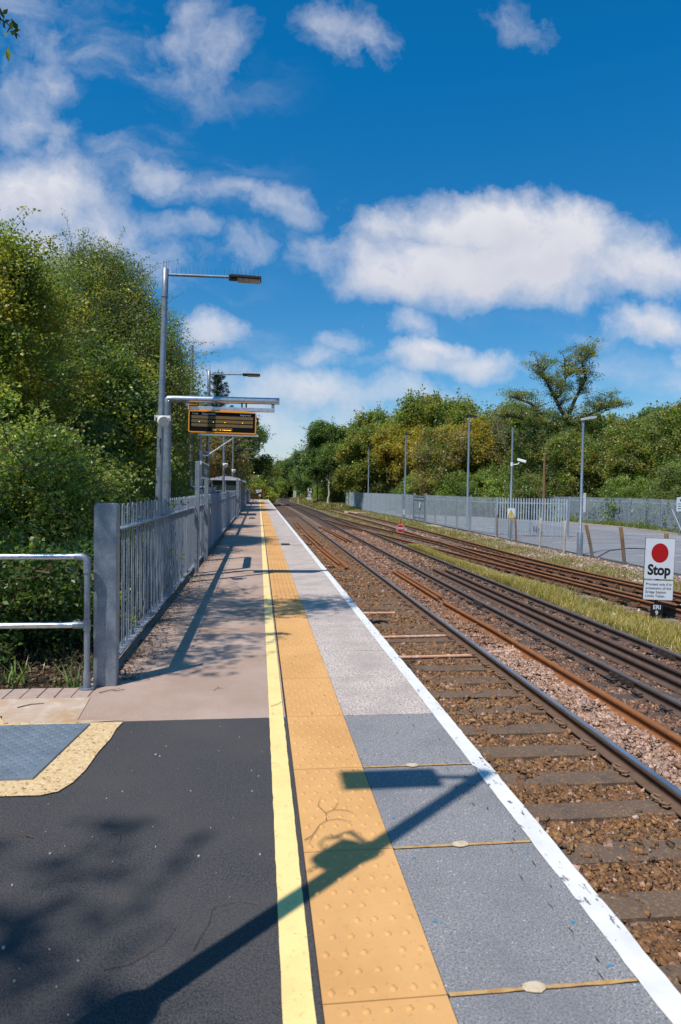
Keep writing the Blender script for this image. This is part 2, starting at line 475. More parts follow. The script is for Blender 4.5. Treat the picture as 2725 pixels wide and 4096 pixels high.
verge_m = mat('gravelly_verge', (0.19, 0.135, 0.095), 0.95, layers=[(1.1, 4, 0.45, 0.6, (0.13, 0.13, 0.045), 0.8), (14, 4, 0.5, 0.66, (0.33, 0.24, 0.18), 0.7), (0.13, 3, 0.45, 0.6, (0.16, 0.15, 0.05), 0.7)], bump=[(14, 4, 0.8, 0.05)])
carpark_m = mat('grey_car_park_asphalt', (0.24, 0.235, 0.255), 0.9, layers=[(0.22, 3, 0.45, 0.5, (0.19, 0.185, 0.20), 0.6), (0.6, 5, 0.42, 0.66, (0.17, 0.165, 0.18), 0.7), (60, 3, 0.55, 0.7, (0.36, 0.35, 0.36), 0.5)])
kerb_m = mat('pale_kerb_stone', (0.42, 0.36, 0.30), 0.9, layers=[(5, 4, 0.45, 0.7, (0.28, 0.22, 0.17), 0.7)])
road_white = mat('white_road_paint', (0.75, 0.75, 0.76), 0.7, layers=[(7, 4, 0.5, 0.7, (0.45, 0.44, 0.45), 0.6)])
sign_white = mat('sign_white', (0.62, 0.65, 0.72), 0.45, layers=[(6, 4, 0.5, 0.75, (0.52, 0.55, 0.60), 0.4)])
sign_red = mat('sign_red', (0.38, 0.003, 0.004), 0.45)
sign_black = mat('sign_black', (0.008, 0.007, 0.008), 0.5)
sign_green = mat('sign_green', (0.025, 0.10, 0.065), 0.45)
sign_blue = mat('sign_blue', (0.01, 0.24, 0.58), 0.45)
sign_yellow = mat('sign_yellow', (0.85, 0.55, 0.02), 0.45)
oct_red = mat('octagon_red', (0.42, 0.012, 0.010), 0.5)
disp_orange = mat('display_orange_frame', (0.74, 0.29, 0.008), 0.5)
disp_black = mat('display_black_glass', (0.004, 0.004, 0.006), 0.45, spec=0.12)
led_row = mat('unlit_led_row', (0.13, 0.088, 0.034), 0.6, layers=[(3.2, 2, 0.42, 0.58, (0.19, 0.105, 0.016), 0.8), (220, 1, 0.45, 0.6, (0.10, 0.085, 0.055), 0.6)], obj=True)
led_on = mat('lit_led', (0.9, 0.5, 0.02), 0.5, emit=((1.0, 0.62, 0.03), 2.5))
post_conc = mat('concrete_post', (0.42, 0.37, 0.31), 0.9, layers=[(9, 4, 0.45, 0.7, (0.28, 0.24, 0.20), 0.7)])
post_wood = mat('brown_timber_post', (0.20, 0.115, 0.055), 0.9, layers=[(6, 5, 0.45, 0.66, (0.12, 0.065, 0.035), 0.8), (35, 4, 0.6, 0.72, (0.40, 0.28, 0.16), 0.6)])
wire_m = mat('dull_fence_wire', (0.26, 0.29, 0.33), 0.6, 0.3)
cable_m = mat('thin_cable', (0.03, 0.05, 0.06), 0.6)
bark_m = mat('grey_brown_bark', (0.10, 0.075, 0.058), 0.95, layers=[(8, 5, 0.42, 0.66, (0.05, 0.038, 0.03), 0.8)], bump=[(25, 4, 0.6, 0.02)])
bark_dk = mat('dark_bark', (0.045, 0.035, 0.03), 0.95, layers=[(8, 5, 0.42, 0.66, (0.022, 0.018, 0.016), 0.8)], bump=[(25, 4, 0.6, 0.02)])
bark_pale = mat('pale_birch_bark', (0.42, 0.37, 0.30), 0.9, layers=[(4, 5, 0.5, 0.62, (0.10, 0.075, 0.055), 0.85)])
twig_m = mat('dry_twig', (0.13, 0.075, 0.05), 0.9)
leafm = leaf_mat('leaf')
litter_m = mat('dry_leaf_litter', (0.3, 0.18, 0.08), 0.9, attr=True)
grass_m = leaf_mat('grass_blade', 0.25)
glass_m = mat('shelter_glazing', (0.04, 0.055, 0.05), 0.08, spec=0.6)
pipe_m = mat('orange_conduit', (0.52, 0.27, 0.17), 0.7, layers=[(12, 4, 0.45, 0.62, (0.60, 0.46, 0.38), 0.8)])
slab_m = mat('pinkish_slab', (0.52, 0.36, 0.28), 0.9, layers=[(4, 4, 0.45, 0.7, (0.36, 0.24, 0.18), 0.7)])


def tactile_mat():
    m = bpy.data.materials.new('buff_tactile_paving'); m.use_nodes = True
    g = NT(m.node_tree)
    pb = m.node_tree.nodes['Principled BSDF']
    pb.inputs['Roughness'].default_value = 0.8
    pos = g.n('ShaderNodeNewGeometry').outputs['Position']
    c = g.mix(g.mrange(g.noise(pos, 1.4, 5, 0.6), 0.4, 0.7), (0.67, 0.365, 0.135, 1), (0.55, 0.285, 0.095, 1))
    c = g.mix(g.mrange(g.noise(pos, 60, 4, 0.6), 0.62, 0.72, 0, 0.55), c, (0.25, 0.115, 0.035, 1))
    c = g.mix(g.mrange(g.noise(pos, 9, 5, 0.7), 0.6, 0.75, 0, 0.4), c, (0.34, 0.17, 0.06, 1))
    g.l(c, pb.inputs['Base Color'])
    wv = g.n('ShaderNodeTexWave', wave_type='BANDS', bands_direction='Y')
    g.l(pos, wv.inputs['Vector']); wv.inputs['Scale'].default_value = 55
    b = g.n('ShaderNodeBump'); b.inputs['Strength'].default_value = 0.35; b.inputs['Distance'].default_value = 0.003
    g.l(wv.outputs['Fac'], b.inputs['Height']); g.l(b.outputs[0], pb.inputs['Normal'])
    return m


def white_line_mat():
    m = bpy.data.materials.new('white_edge_paint'); m.use_nodes = True
    g = NT(m.node_tree)
    pb = m.node_tree.nodes['Principled BSDF']
    pb.inputs['Roughness'].default_value = 0.6
    pos = g.n('ShaderNodeNewGeometry').outputs['Position']
    st = g.vmath('MULTIPLY', pos, (1.0, 0.45, 1.0))
    n1 = g.noise(st, 34, 5, 0.65)
    n2 = g.noise(pos, 2.1, 3, 0.5)
    wear = g.mrange(g.math('ADD', n1, g.math('MULTIPLY', g.math('SUBTRACT', n2, 0.5), 0.45)), 0.632, 0.652)
    c = g.mix(g.mrange(g.noise(pos, 6, 4, 0.6), 0.4, 0.75), (0.74, 0.73, 0.72, 1), (0.60, 0.58, 0.57, 1))
    c = g.mix(wear, c, (0.17, 0.16, 0.17, 1))
    g.l(c, pb.inputs['Base Color'])
    return m


tactile_m = tactile_mat()
white_line_m = white_line_mat()

# ================================================================== SETTING
def smooth(a, b, x):
    t = np.clip((x - a) / (b - a), 0, 1)
    return t * t * (3 - 2 * t)


def bend(y):
    """sideways course of the line: straight along the platform, a slight left swing, then a right-hand curve"""
    y = np.asarray(y, float)
    return np.interp(y, [-50, 14, 30, 50, 75, 95, 112, 128, 142, 156, 172, 190, 220, 260, 320], [0, 0, 0.06, 0.13, 0.14, 0.02, -0.22, -0.42, -0.35, 0.05, 0.9, 2.6, 7.0, 15.0, 32.0])


def ground_z(x, y):
    return -1.10 - .05 * smooth(7.0, 7.6, x) * smooth(11.8, 11.0, x) * smooth(52, 40, y) + 0.75 * smooth(88, 104, y) * smooth(7.6, 9.2, x - bend(y)) + 0.25 * smooth(15, 30, x) * 0


def grid_sheet(name, xs, ys, zf, m, kind='structure'):
    X, Y = np.meshgrid(xs, ys)
    Z = zf(X, Y)
    V = np.stack([X.ravel(), Y.ravel(), Z.ravel()], 1)
    n = len(xs)
    i = np.arange((len(xs) - 1) * (len(ys) - 1))
    r, c = i // (n - 1), i % (n - 1)
    a = r * n + c
    F = np.stack([a, a + 1, a + n + 1, a + n], 1)
    o = link(name, np_mesh(name, V, F, m, smooth=True))
    o['kind'] = kind
    return o


def nz(x, y, s, seed=0):
    return (np.sin(x * s + 1.3 * np.sin(y * s * 0.7 + seed)) + np.sin(y * s * 1.31 + 1.7 * np.sin(x * s * 0.9 + seed * 2))) * 0.5


xs = np.concatenate([np.linspace(7.0, 14, 24), np.linspace(15, 60, 20), np.linspace(75, 700, 12)])
ys = np.concatenate([np.linspace(-60, 0, 7), np.linspace(2, 60, 40), np.linspace(63, 130, 40), np.linspace(140, 900, 24)])
grid_sheet('ground', xs, ys, lambda x, y: ground_z(x, y) + 0.025 * nz(x, y, 1.7), verge_m)
# low bank behind the fence on the left
xs = np.concatenate([np.linspace(-700, -60, 10), np.linspace(-50, -8, 12), np.linspace(-7, -1.27, 14)])
ys = np.concatenate([np.linspace(-60, 0, 6), np.linspace(2, 40, 30), np.linspace(44, 92.5, 14)])
grid_sheet('bank', xs, ys, lambda x, y: -0.10 + 0.04 * nz(x, y, 2.1) - 0.02 * np.clip(-1.3 - x, 0, 12), soil_m)
xs = np.concatenate([np.linspace(-700, -40, 10), np.linspace(-30, 7.2, 14)])
ys = np.concatenate([np.linspace(92.6, 130, 8), np.linspace(140, 900, 20)])
grid_sheet('terrain', xs, ys, lambda x, y: -1.16 + 0.0 * x, verge_m)
# ballast bed between the platform wall and the verge
xs = np.linspace(1.32, 7.3, 30)
ys = np.concatenate([np.linspace(-40, 0, 12), np.linspace(0.5, 60, 110), np.linspace(62, 320, 80)])
X_, Y_ = np.meshgrid(xs, ys)
def ballast_z(x, y):
    return -1.095 - .014 * (y < 16) * (x < 3.4) + 0.012 * nz(x, y, 9.0) + 0.008 * nz(x, y, 21.0, 2) - 0.03 * smooth(6.7, 7.3, x)
V = np.stack([(X_ + bend(Y_)).ravel(), Y_.ravel(), ballast_z(X_, Y_).ravel()], 1)
n_ = len(xs); i_ = np.arange((len(xs) - 1) * (len(ys) - 1)); a_ = (i_ // (n_ - 1)) * n_ + i_ % (n_ - 1)
o = link('ballast', np_mesh('ballast', V, np.stack([a_, a_ + 1, a_ + n_ + 1, a_ + n_], 1), ballast_m, smooth=True)); o['kind'] = 'structure'

# ---------------------------------------------------------------- platform
def st(name, mb, mats, bevel=0.0):
    o = mb.build(name, mats, bevel=bevel)
    o['kind'] = 'structure'
    return o


Y1 = 92.0
b = MB()
b.box(-14, 0.2, -14, 4.41, -1.3, -0.006, 0)
st('asphalt', MB().box(-14, 0.203, -14, 4.412, -0.4, 0.0), asphalt)
st('platform', MB().box(-1.30, 0.203, 4.414, Y1, -1.2, 0.0), pink_tar)
b = MB(); b.box(0.206, 1.27, -14, Y1, -1.25, -0.075)
st('platform_wall', b, wall_brick)
# fine joints across the pink surface
b = MB()
for yy in (6.27, 9.2, 13.4, 18.2, 23.0, 27.8, 34.0, 41.0):
    b.box(-1.2, 0.083, yy, yy + 0.012, 0.001, 0.004)
st('platform_joints', b, mat('pale_joint', (0.42, 0.34, 0.30), 0.9))
# painted lines, laid 4 mm above the surface
rng = np.random.default_rng(5)
def strip(x0, x1, y0, y1, z, step, jit):
    ysn = np.arange(y0, y1 + step, step); ysn[-1] = y1
    l = [(x0 + rng.normal(0, jit), y, z) for y in ysn]
    r = [(x1 + rng.normal(0, jit), y, z) for y in ysn]
    bb = MB()
    n = len(ysn)
    bb.add(l + r, [(i, i + n, i + n + 1, i + 1) for i in range(n - 1)])
    return bb
st('yellow_line', strip(0.086, 0.181, -6, 30, 0.004, 0.05, 0.0008).add([(0.086, 30, .004), (0.178, 30, .004), (0.178, Y1, .004), (0.086, Y1, .004)], [(0, 1, 2, 3)]), yellow_paint)
st('surface_edge_gap', MB().box(0.194, 0.2035, 4.414, Y1, 0.0005, 0.0025), joint_dark)
# tactile paving with raised blisters
b = MB()
jy = [-2.24, -1.41, -0.58, 0.25, 1.08, 1.91, 2.74, 3.57, 4.415]
ends = [(jy[i], jy[i + 1]) for i in range(len(jy) - 1)] + [(4.415 + 0.9 * k, 4.415 + 0.9 * (k + 1)) for k in range(97)]
for k, (ya, yb) in enumerate(ends):
    dz = rng.normal(0, 0.0008); g_ = 0.003
    b.box(0.206, 0.585, ya + g_, yb - g_, -0.06, 0.002 + dz)
    if yb < 34 and ya > 0.5:
        m_ = 6 if ya > 9 else 10
        rows = 10
        for r_ in range(rows):
            yc = ya + (r_ + 0.5) * (yb - ya) / rows
            for c_ in range(6 if r_ % 2 == 0 else 5):
                xc = 0.236 + 0.064 * c_ + (0.032 if r_ % 2 else 0)
                if rng.random() < 0.02: continue
                z0 = 0.002 + dz
                ring1 = [(xc + 0.013 * math.cos(2 * PI * q / m_), yc + 0.013 * math.sin(2 * PI * q / m_), z0) for q in range(m_)]
                ring2 = [(xc + 0.0085 * math.cos(2 * PI * q / m_), yc + 0.0085 * math.sin(2 * PI * q / m_), z0 + 0.006) for q in range(m_)]
                b.add(ring1 + ring2, [(q, (q + 1) % m_, (q + 1) % m_ + m_, q + m_) for q in range(m_)] + [tuple(range(m_, 2 * m_))], 0, True)
    # lengthwise joints of the older strip
b2 = MB()
for q in range(1, 6):
    xq = 0.206 + 0.379 * q / 6
    b2.box(xq - 0.002, xq + 0.002, 9.0, Y1 - 0.1, 0.001, 0.0062)
b2.box(0.206, 0.585, -3, Y1, -0.08, -0.055)
st('tactile_joints', b2, mat('brown_joint', (0.30, 0.15, 0.06), 0.9))
st('tactile_paving', b, tactile_m)
# coping slabs
b = MB()
for (ya, yb) in ends[:8]:
    b.box(0.589, 1.30, ya + 0.007, yb - 0.007, -0.075, rng.normal(0, 0.0006), 0)
b.box(0.589, 1.30, -14, -2.25, -0.075, 0, 0)
st('coping', b, new_coping, bevel=0.003)
b = MB()
for k in range(97):
    ya = 4.415 + 0.9 * k; yb = min(ya + 0.9, Y1)
    b.box(0.589, 1.30, ya + 0.003, yb - 0.003, -0.075, rng.normal(0, 0.0008))
st('pebbled_coping', b, old_coping)
b = MB()
for yy in jy[1:-1]:
    n = 14
    l, r = [], []
    for i in range(n + 1):
        x = 0.592 + (1.2 - 0.592) * i / n
        h = 0.0075 * (0.75 + 0.45 * rng.random())
        l.append((x, yy - h, 0.0028)); r.append((x, yy + h, 0.0028))
    b.add(l + r, [(i, i + n + 1, i + n + 2, i + 1) for i in range(n)], 0)
    xc = 0.865 + rng.normal(0, 0.01)
    b.add([(xc + (0.034 + 0.007 * rng.random()) * math.cos(q * PI / 5), yy + (0.021 + 0.006 * rng.random()) * math.sin(q * PI / 5), 0.0058) for q in range(10)], [tuple(range(10))], 1)
    b.box(0.589, 1.299, yy - 0.0068, yy + 0.0068, -0.05, -0.002, 2)
st('coping_joints', b, [joint_fill, joint_pad, joint_dark])
st('white_line', strip(1.203, 1.2995, -6, 34, 0.004, 0.06, 0.0014).add([(1.203, 34, .004), (1.2995, 34, .004), (1.2995, Y1, .004), (1.203, Y1, .004)], [(0, 1, 2, 3)]), white_line_m)
# hairline scars and blue specks on the near slabs
b = MB()
for i in range(26):
    x, y = rng.uniform(1.0, 1.19), rng.uniform(1.9, 4.4)
    L = rng.uniform(0.02, 0.07); wd = rng.uniform(0.0015, 0.004)
    b.add([(x, y, .0022), (x + wd, y + L * .4, .0022), (x + rng.normal(0, .004), y + L, .0022), (x - wd, y + L * .5, .0022)], [(0, 1, 2, 3)], 0)
for (x, y) in [(0.62, 4.2), (0.63, 3.8), (0.63, 3.3), (0.66, 2.66), (0.64, 2.25), (1.15, 2.65), (1.13, 2.2), (1.16, 3.35), (1.15, 1.98), (0.64, 3.0)]:
    b.add([(x + .009 * math.cos(q) * rng.uniform(.5, 1.2), y + .007 * math.sin(q), .0022) for q in np.linspace(0, 2 * PI, 7)[:-1]], [tuple(range(6))], 1)
st('paving_marks', b, [joint_dark, mat('blue_speck', (0.03, 0.25, 0.42), 0.6)])

# apron of concrete, exposed aggregate and brick edging at the left
b = MB()
def flatz(pts, z): return [(x, y, z) for x, y in pts]
b.flat(flatz([(-4.2, 4.5), (-1.66, 4.56), (-1.62, 4.43), (-1.05, 4.40), (-0.86, 4.43), (-1.155, 4.445), (-1.19, 4.93), (-4.2, 4.93)], 0.004))
st('concrete_apron', b, concrete)
b = MB()
pts = [(-4.2, 4.52), (-1.66, 4.53), (-1.60, 4.42), (-1.02, 4.385)]
edge = [(-0.855, 4.38), (-0.872, 4.25), (-0.87, 4.1), (-0.895, 3.9), (-0.905, 3.65), (-0.93, 3.5), (-0.975, 3.40), (-1.05, 3.365), (-1.25, 3.37), (-4.2, 3.37)]
b.flat(flatz(pts + edge, 0.0075))
st('aggregate_surround', b, yel_agg)
b = MB()
for i in range(24):
    x = -1.21 - i * 0.118
    b.box(x - 0.112, x, 4.94, 5.17 + rng.normal(0, .002), -0.12, 0.006 + rng.normal(0, 0.002))
st('brick_kerb', b, brick_m, bevel=0.006)

# steel access plate with raised tread pattern
b = MB()
b.box(-3.4, -1.05, 3.545, 4.345, -0.02, 0.014)
def tread(x, y, a):
    L, wd, h = 0.019, 0.006, 0.0045
    c_, s_ = math.cos(a), math.sin(a)
    P = lambda u, v, z: (x + u * c_ - v * s_, y + u * s_ + v * c_, z)
    b.add([P(-L, 0, .014), P(0, -wd, .014), P(L, 0, .014), P(0, wd, .014), P(-L * .5, 0, .014 + h), P(L * .5, 0, .014 + h)], [(0, 1, 4), (1, 2, 5), (1, 5, 4), (2, 3, 5), (3, 0, 4), (3, 4, 5)])
for i in range(34):
    for j in range(20):
        x, y = -2.42 + i * 0.041, 3.57 + j * 0.0395
        if x < -1.075 and y < 4.33:
            tread(x, y, PI / 4 if (i + j) % 2 else -PI / 4)
# the plate's near corner is cut back, as laid
o = b.build('access_plate', plate_m)
o.matrix_world = Matrix(((1, 0.115, 0, -0.5), (0, 1, 0, 0), (0, 0, 1, 0.004), (0, 0, 0, 1)))
for v in o.data.vertices:
    v.co = o.matrix_world @ v.co
o.matrix_world = Matrix.Identity(4)
tag(o, 'blue grey steel tread plate set in yellow aggregate at the left edge', 'access plate')

# drain covers on the platform
def cover(name, x, y, sx, sy, label):
    bb = MB().box(-sx / 2, sx / 2, -sy / 2, sy / 2, -0.01, 0.005).box(-sx / 2 + .02, sx / 2 - .02, -sy / 2 + .02, sy / 2 - .02, 0.005, 0.007)
    tag(bb.build(name, joint_dark, loc=(x, y, 0)), label, 'drain cover', 'dark covers set in the platform')
cover('drain_cover', -0.34, 34.2, 0.30, 1.5, 'dark square cover in the pink surface, nearest of those beside the fence')
cover('drain_cover', -0.36, 54.5, 0.30, 2.4, 'dark cover in the pink surface midway to the platform end')
cover('drain_cover', -0.34, 78.0, 0.28, 3.0, 'small dark cover in the pink surface, farthest towards the platform end')
cover('drain_cover', 0.74, 18.3, 0.24, 0.55, 'dark cover set in the pebbled coping beside the tactile strip')

# car park behind the chain link fence
b = MB()
b.flat([(13.75, -20, -1.06), (28.6, -20, -1.06), (28.2, 48, -1.06), (27.2, 56.2, -1.06), (24, 66, -1.06), (13.75, 97, -1.06), (13.75, 36, -1.06)])
st('car_park', b, carpark_m)
b = MB()
for k in range(10):
    y = 16 + 2.6 * k
    b.box(16.0, 20.6, y, y + 0.09, -1.055, -1.0545)
    b.box(21.8, 26.4, y + 1.0, y + 1.09, -1.055, -1.0545)
for yy in (26, 33, 40, 47):
    b.box(15.2, 17.5, yy, yy + 0.12, -1.055, -1.0545)
st('parking_bay_lines', b, road_white)
b = MB()
kp = [(26.9, -20), (26.7, 38), (27.4, 48), (26.6, 56)]
for (p, q) in zip(kp[:-1], kp[1:]):
    p, q = Vector((*p, 0)), Vector((*q, 0)); d_ = (q - p); L = d_.length; d_.normalize(); s_ = Vector((d_.y, -d_.x, 0))
    k = 0.0
    while k < L - 0.05:
        e = min(k + 0.9, L)
        a0, a1 = p + d_ * k, p + d_ * (e - 0.012)
        vs = [a0, a1, a1 + s_ * .16, a0 + s_ * .16]
        b.add([(x.x, x.y, -1.07) for x in vs] + [(x.x, x.y, -0.93 + rng.normal(0, .006)) for x in vs], [(4, 5, 6, 7), (0, 1, 5, 4), (1, 2, 6, 5), (2, 3, 7, 6), (3, 0, 4, 7)])
        k = e
st('kerb', b, kerb_m)

# ================================================================== TRACKS
def rail_prof(h=0.15):
    hw, ft, wb = 0.035, 0.069, 0.009
    P = [(-ft, 0), (ft, 0), (ft, .011), (.022, .027), (wb, .04), (wb, h - .052), (hw - .001, h - .036), (hw, h - .012), (hw - .009, h), (-hw + .009, h), (-hw, h - .012), (-hw + .001, h - .036), (-wb, h - .052), (-wb, .04), (-.022, .027), (-ft, .011)]
    mt = [0] * 16
    for j in (7, 8, 9): mt[j] = 1
    return P, mt


RP, RM = rail_prof()
YR = np.concatenate([np.arange(-8, 30, 2.0), np.arange(30, 95, 5.0), np.arange(95, 321, 4.0)])


def rail(name, path, mats, parent, z=-1.065, loc=None):
    b = MB()
    b.sweep(RP, [(x, y, z) for x, y in path], RM, smooth=False)
    return b.build(name, mats, parent, loc=loc, fixn=False)


def interp(path, y):
    p = sorted(path, key=lambda q: q[1])
    return np.interp(y, [q[1] for q in p], [q[0] for q in p])


def main_track(label, xl, xr, kl, kr, sl, heads, sides, slm, clm, cy0):
    t = thing('railway_track', label, 'railway track', (0, 0, 0), 0, 'railway tracks beside the platform')
    for xx, kk, hd in ((xl, kl, heads[0]), (xr, kr, heads[1])):
        # rails on the ballast foot, sleeper and clip positions follow them
        rail('rail', [(xx + kk * float(bend(y)), y) for y in YR], [sides, hd], t)
    yS = np.arange(sl, 318, 0.62)
    xm = (xl + xr) / 2
    proto = None
    rest = MB()
    rs = np.random.default_rng(int(xl * 100))
    for i, y in enumerate(yS):
        dx = float(bend(y)) * (kl + kr) / 2
        sl_ = (float(bend(y + 1)) - float(bend(y - 1))) / 2
        j = rs.normal(0, 1, 4)
        if i < 97:
            if proto is None:
                bb = MB()
                n = 9
                vs = []
                for q in range(n):
                    x = -1.29 + 2.58 * q / (n - 1)
                    jj = rs.normal(0, .003, 4)
                    vs += [(x, -.125 + jj[0], -.1), (x, -.125 + jj[0], -.014), (x, -.108 + jj[0], 0 + jj[1] * .6), (x, .108 + jj[2], 0 + jj[3] * .6), (x, .125 + jj[2], -.014), (x, .125 + jj[2], -.1)]
                fs = [(q * 6 + k, q * 6 + (k + 1) % 6, (q + 1) * 6 + (k + 1) % 6, (q + 1) * 6 + k) for q in range(n - 1) for k in range(6)]
                fs += [tuple(range(6)), tuple(reversed(range((n - 1) * 6, n * 6)))]
                bb.add(vs, fs)
                o = bb.build('sleeper', slm, t); proto = o
            else:
                o = proto.copy(); COL.objects.link(o); o.parent = t
            o.location = (xm + dx + j[0] * .012, y + j[1] * .012, -1.061 + j[2] * .003)
            o.rotation_euler = (0, 0, -math.atan(sl_) + j[3] * .006)
        else:
            xx = xm + dx
            rest.box(xx - 1.29, xx + 1.29, y - .12, y + .12, -1.16, -1.06)
    rest.build('sleeper', slm, t, kind='stuff')
    # spring clips: two curls of rod on an iron seat
    cp = None
    pts = [(.02, -.055, .034), (.055, -.078, .04), (.092, -.05, .042), (.078, -.016, .036), (.045, 0, .03), (.078, .016, .036), (.092, .05, .042), (.055, .078, .04), (.02, .055, .034)]
    fine_p = []
    for q in range(len(pts) - 1):
        for s_ in (0, .5):
            fine_p.append(tuple(np.array(pts[q]) * (1 - s_) + np.array(pts[q + 1]) * s_))
    fine_p.append(pts[-1])
    rest = MB()
    cnt = 0
    for i, y in enumerate(yS):
        for xx, kk in ((xl, kl), (xr, kr)):
            for sg in (-1, 1):
                x = xx + kk * float(bend(y)) + sg * .062
                if y < cy0: continue
                if cnt < 98 and (sg == -1 or y < 9):
                    if cp is None:
                        bb = MB().tube([(q_[0] * 1.15, q_[1] * 1.2, (q_[2] - .03) * 1.8 + .036) for q_ in fine_p], .0115, 7).box(-.01, .10, -.06, .06, -.004, .008, 0)
                        bb.box(.03, .07, -.022, .022, .016, .034)
                        o = bb.build('rail_clip', clm, t); cp = o
                    else:
                        o = cp.copy(); COL.objects.link(o); o.parent = t
                    o.location = (x, y, -1.057); o.rotation_euler = (0, 0, PI if sg == -1 else 0)
                    cnt += 1
                elif y < 110:
                    rest.box(x - .055 if sg < 0 else x, x if sg < 0 else x + .055, y - .07, y + .07, -1.06, -1.015)
    rest.build('rail_clip', clm, t, kind='stuff')
    return t


TRACK1 = main_track('railway track with a shiny rail running along the white platform edge', 1.97, 3.476, 1, 1, 1.36, (steel_head, steel_head), rail_brown, sleeper_m, clip_m, 3.0)
TRACK2 = main_track('second railway track from the platform, with two dark spare rails between its rails', 4.965, 6.43, 1.7, 1, 1.1, (dark_head, dark_head), rail_dark, sleeper_dk, clip_dk, 6.0)

# siding tracks on raised timbers with cast chairs
S1L = [(5.3, 54), (5.78, 47.5), (6.2, 42), (6.78, 36), (7.13, 32), (7.5, 28), (7.86, 24), (8.04, 22), (8.32, 19), (8.5, 17), (8.78, 14.2), (8.9, 13), (9.12, 10), (9.4, 5), (9.7, -3)]
S1R = [(6.58, 63), (6.72, 58), (6.95, 54), (7.25, 47.5), (7.67, 42), (8.25, 36), (8.6, 32), (8.96, 28), (9.3, 24), (9.47, 22), (9.76, 19), (9.94, 17), (10.22, 14.2), (10.35, 13), (10.57, 10), (10.85, 5), (11.15, -3)]
S2L = [(7.4, 98), (8.2, 76), (8.75, 50), (8.8, 39), (8.68, 30), (8.52, 22), (8.7, 18), (9.1, 15), (9.42, 12), (9.7, 8), (10.2, -3)]
S2R = [(x + 1.46, y) for x, y in S2L]


def dense(path):
    p = sorted(path, key=lambda q: q[1])
    yy = np.linspace(p[0][1], p[-1][1], 60)
    xx = interp(path, yy)
    k = np.ones(5) / 5
    xs_ = np.convolve(np.pad(xx, 2, mode='edge'), k, 'valid')
    return list(zip(xs_.tolist(), yy.tolist()))


t = thing('railway_track', 'rusty siding turning out of the second track, on raised timbers with cast chairs', 'railway track', group='railway tracks beside the platform')
for P_ in (S1L, S1R):
    rail('rail', dense(P_), [rust_dark, rust], t, z=-1.04)
sp_ = None; ch = None; nch = 0; chrest = MB()
rs = np.random.default_rng(3)
chpos = []
y = 4.0
k = 0
while y < 50:
    xl = float(interp(S1L, y)) - 0.52 - (0.12 if k % 3 == 0 else 0)
    xr = max(float(interp(S2R, y)) if y < 36 else float(interp(S1R, y)), float(interp(S1R, y))) + 0.5
    bb = MB().box(xl, xr, y - .125, y + .125, -1.22, -1.078 + rs.normal(0, .004))
    bb.build('sleeper', sleeper_gr if k % 2 == 0 else sleeper_m, t, bevel=0.012)
    for P_ in (S1L, S1R, S2L, S2R):
        if P_ is S2L or P_ is S2R:
            if y > 36: continue
        chpos.append((float(interp(P_, y)), y))
    y += 0.74; k += 1
for (x, y) in sorted(chpos, key=lambda q: math.hypot(q[0], q[1])):
    if y < 8: continue
    if nch < 96:
        if ch is None:
            bb = MB().box(-.19, .19, -.085, .085, 0, .035)
            for sg in (-1, 1):
                bb.prism([(.036, .03), (.125, .03), (.105, .075), (.078, .118), (.05, .124), (.04, .09)] if sg > 0 else [(-.036, .03), (-.04, .09), (-.05, .124), (-.078, .118), (-.105, .075), (-.125, .03)], (0, -.045, 0), (1, 0, 0), (0, 0, 1), -.09)
                bb.tube([(sg * .155, .03, .03), (sg * .155, .03, .065)], .018, 6)
                bb.tube([(sg * .155, -.045, .03), (sg * .155, -.045, .06)], .018, 6)
            ch = bb.build('rail_chair', rust_dark, t); o = ch
        else:
            o = ch.copy(); COL.objects.link(o); o.parent = t
        o.location = (x, y, -1.080); nch += 1
    else:
        chrest.box(x - .18, x + .18, y - .08, y + .08, -1.08, -1.045).box(x + .04, x + .11, y - .045, y + .045, -1.07, -.99).box(x - .11, x - .04, y - .045, y + .045, -1.07, -.99)
chrest.build('rail_chair', rust_dark, t, kind='stuff')
t = thing('railway_track', 'overgrown old siding nearest the palisade fence', 'railway track', group='railway tracks beside the platform')
for P_ in (S2L, S2R):
    rail('rail', dense(P_), [rust_dark, rust], t, z=-1.04)

# bolted fishplate joints
def joint(x, y, label, side=-1):
    b = MB()
    b.box(-.03, -.012, -.3, .3, .035, .105).box(.012, .03, -.3, .3, .035, .105)
    for q in (-.22, -.08, .08, .22):
        b.tube([(-.05, q, .07), (.05, q, .07)], .02, 6)
        b.box(-.075, -.03, q - .025, q + .025, .035, .10)
    tag(b.build('rail_joint', clip_dk, loc=(x, y, -1.062)), label, 'rail joint', 'bolted rail joints')
joint(4.965, 8.45, 'bolted dark rail joint on the left rail of the second track, nearest the camera')
joint(6.43, 9.75, 'bolted dark rail joint on the right rail of the second track, nearest the grass')
joint(4.97, 14.4, 'bolted dark rail joint beside the end of the loose rusty rails')
joint(8.72, 14.9, 'oily bolted joint on the rusty siding rail left of the Stop sign')
joint(6.43, 21.6, 'bolted rail joint beyond the far end of the dark spare rails')

# loose rails lying on the sleepers
def spare(path, mats, label, cat='loose rail', group='loose rails lying between the tracks', z=-1.06, side=False):
    b = MB()
    prof = [(z_ - .075, x_ + .075) for (x_, z_) in RP] if side else RP
    if side: prof = prof[::-1]
    b.sweep(prof, [(x, y, z) for x, y in path], RM)
    tag(b.build('spare_rail', mats), label, cat, group)


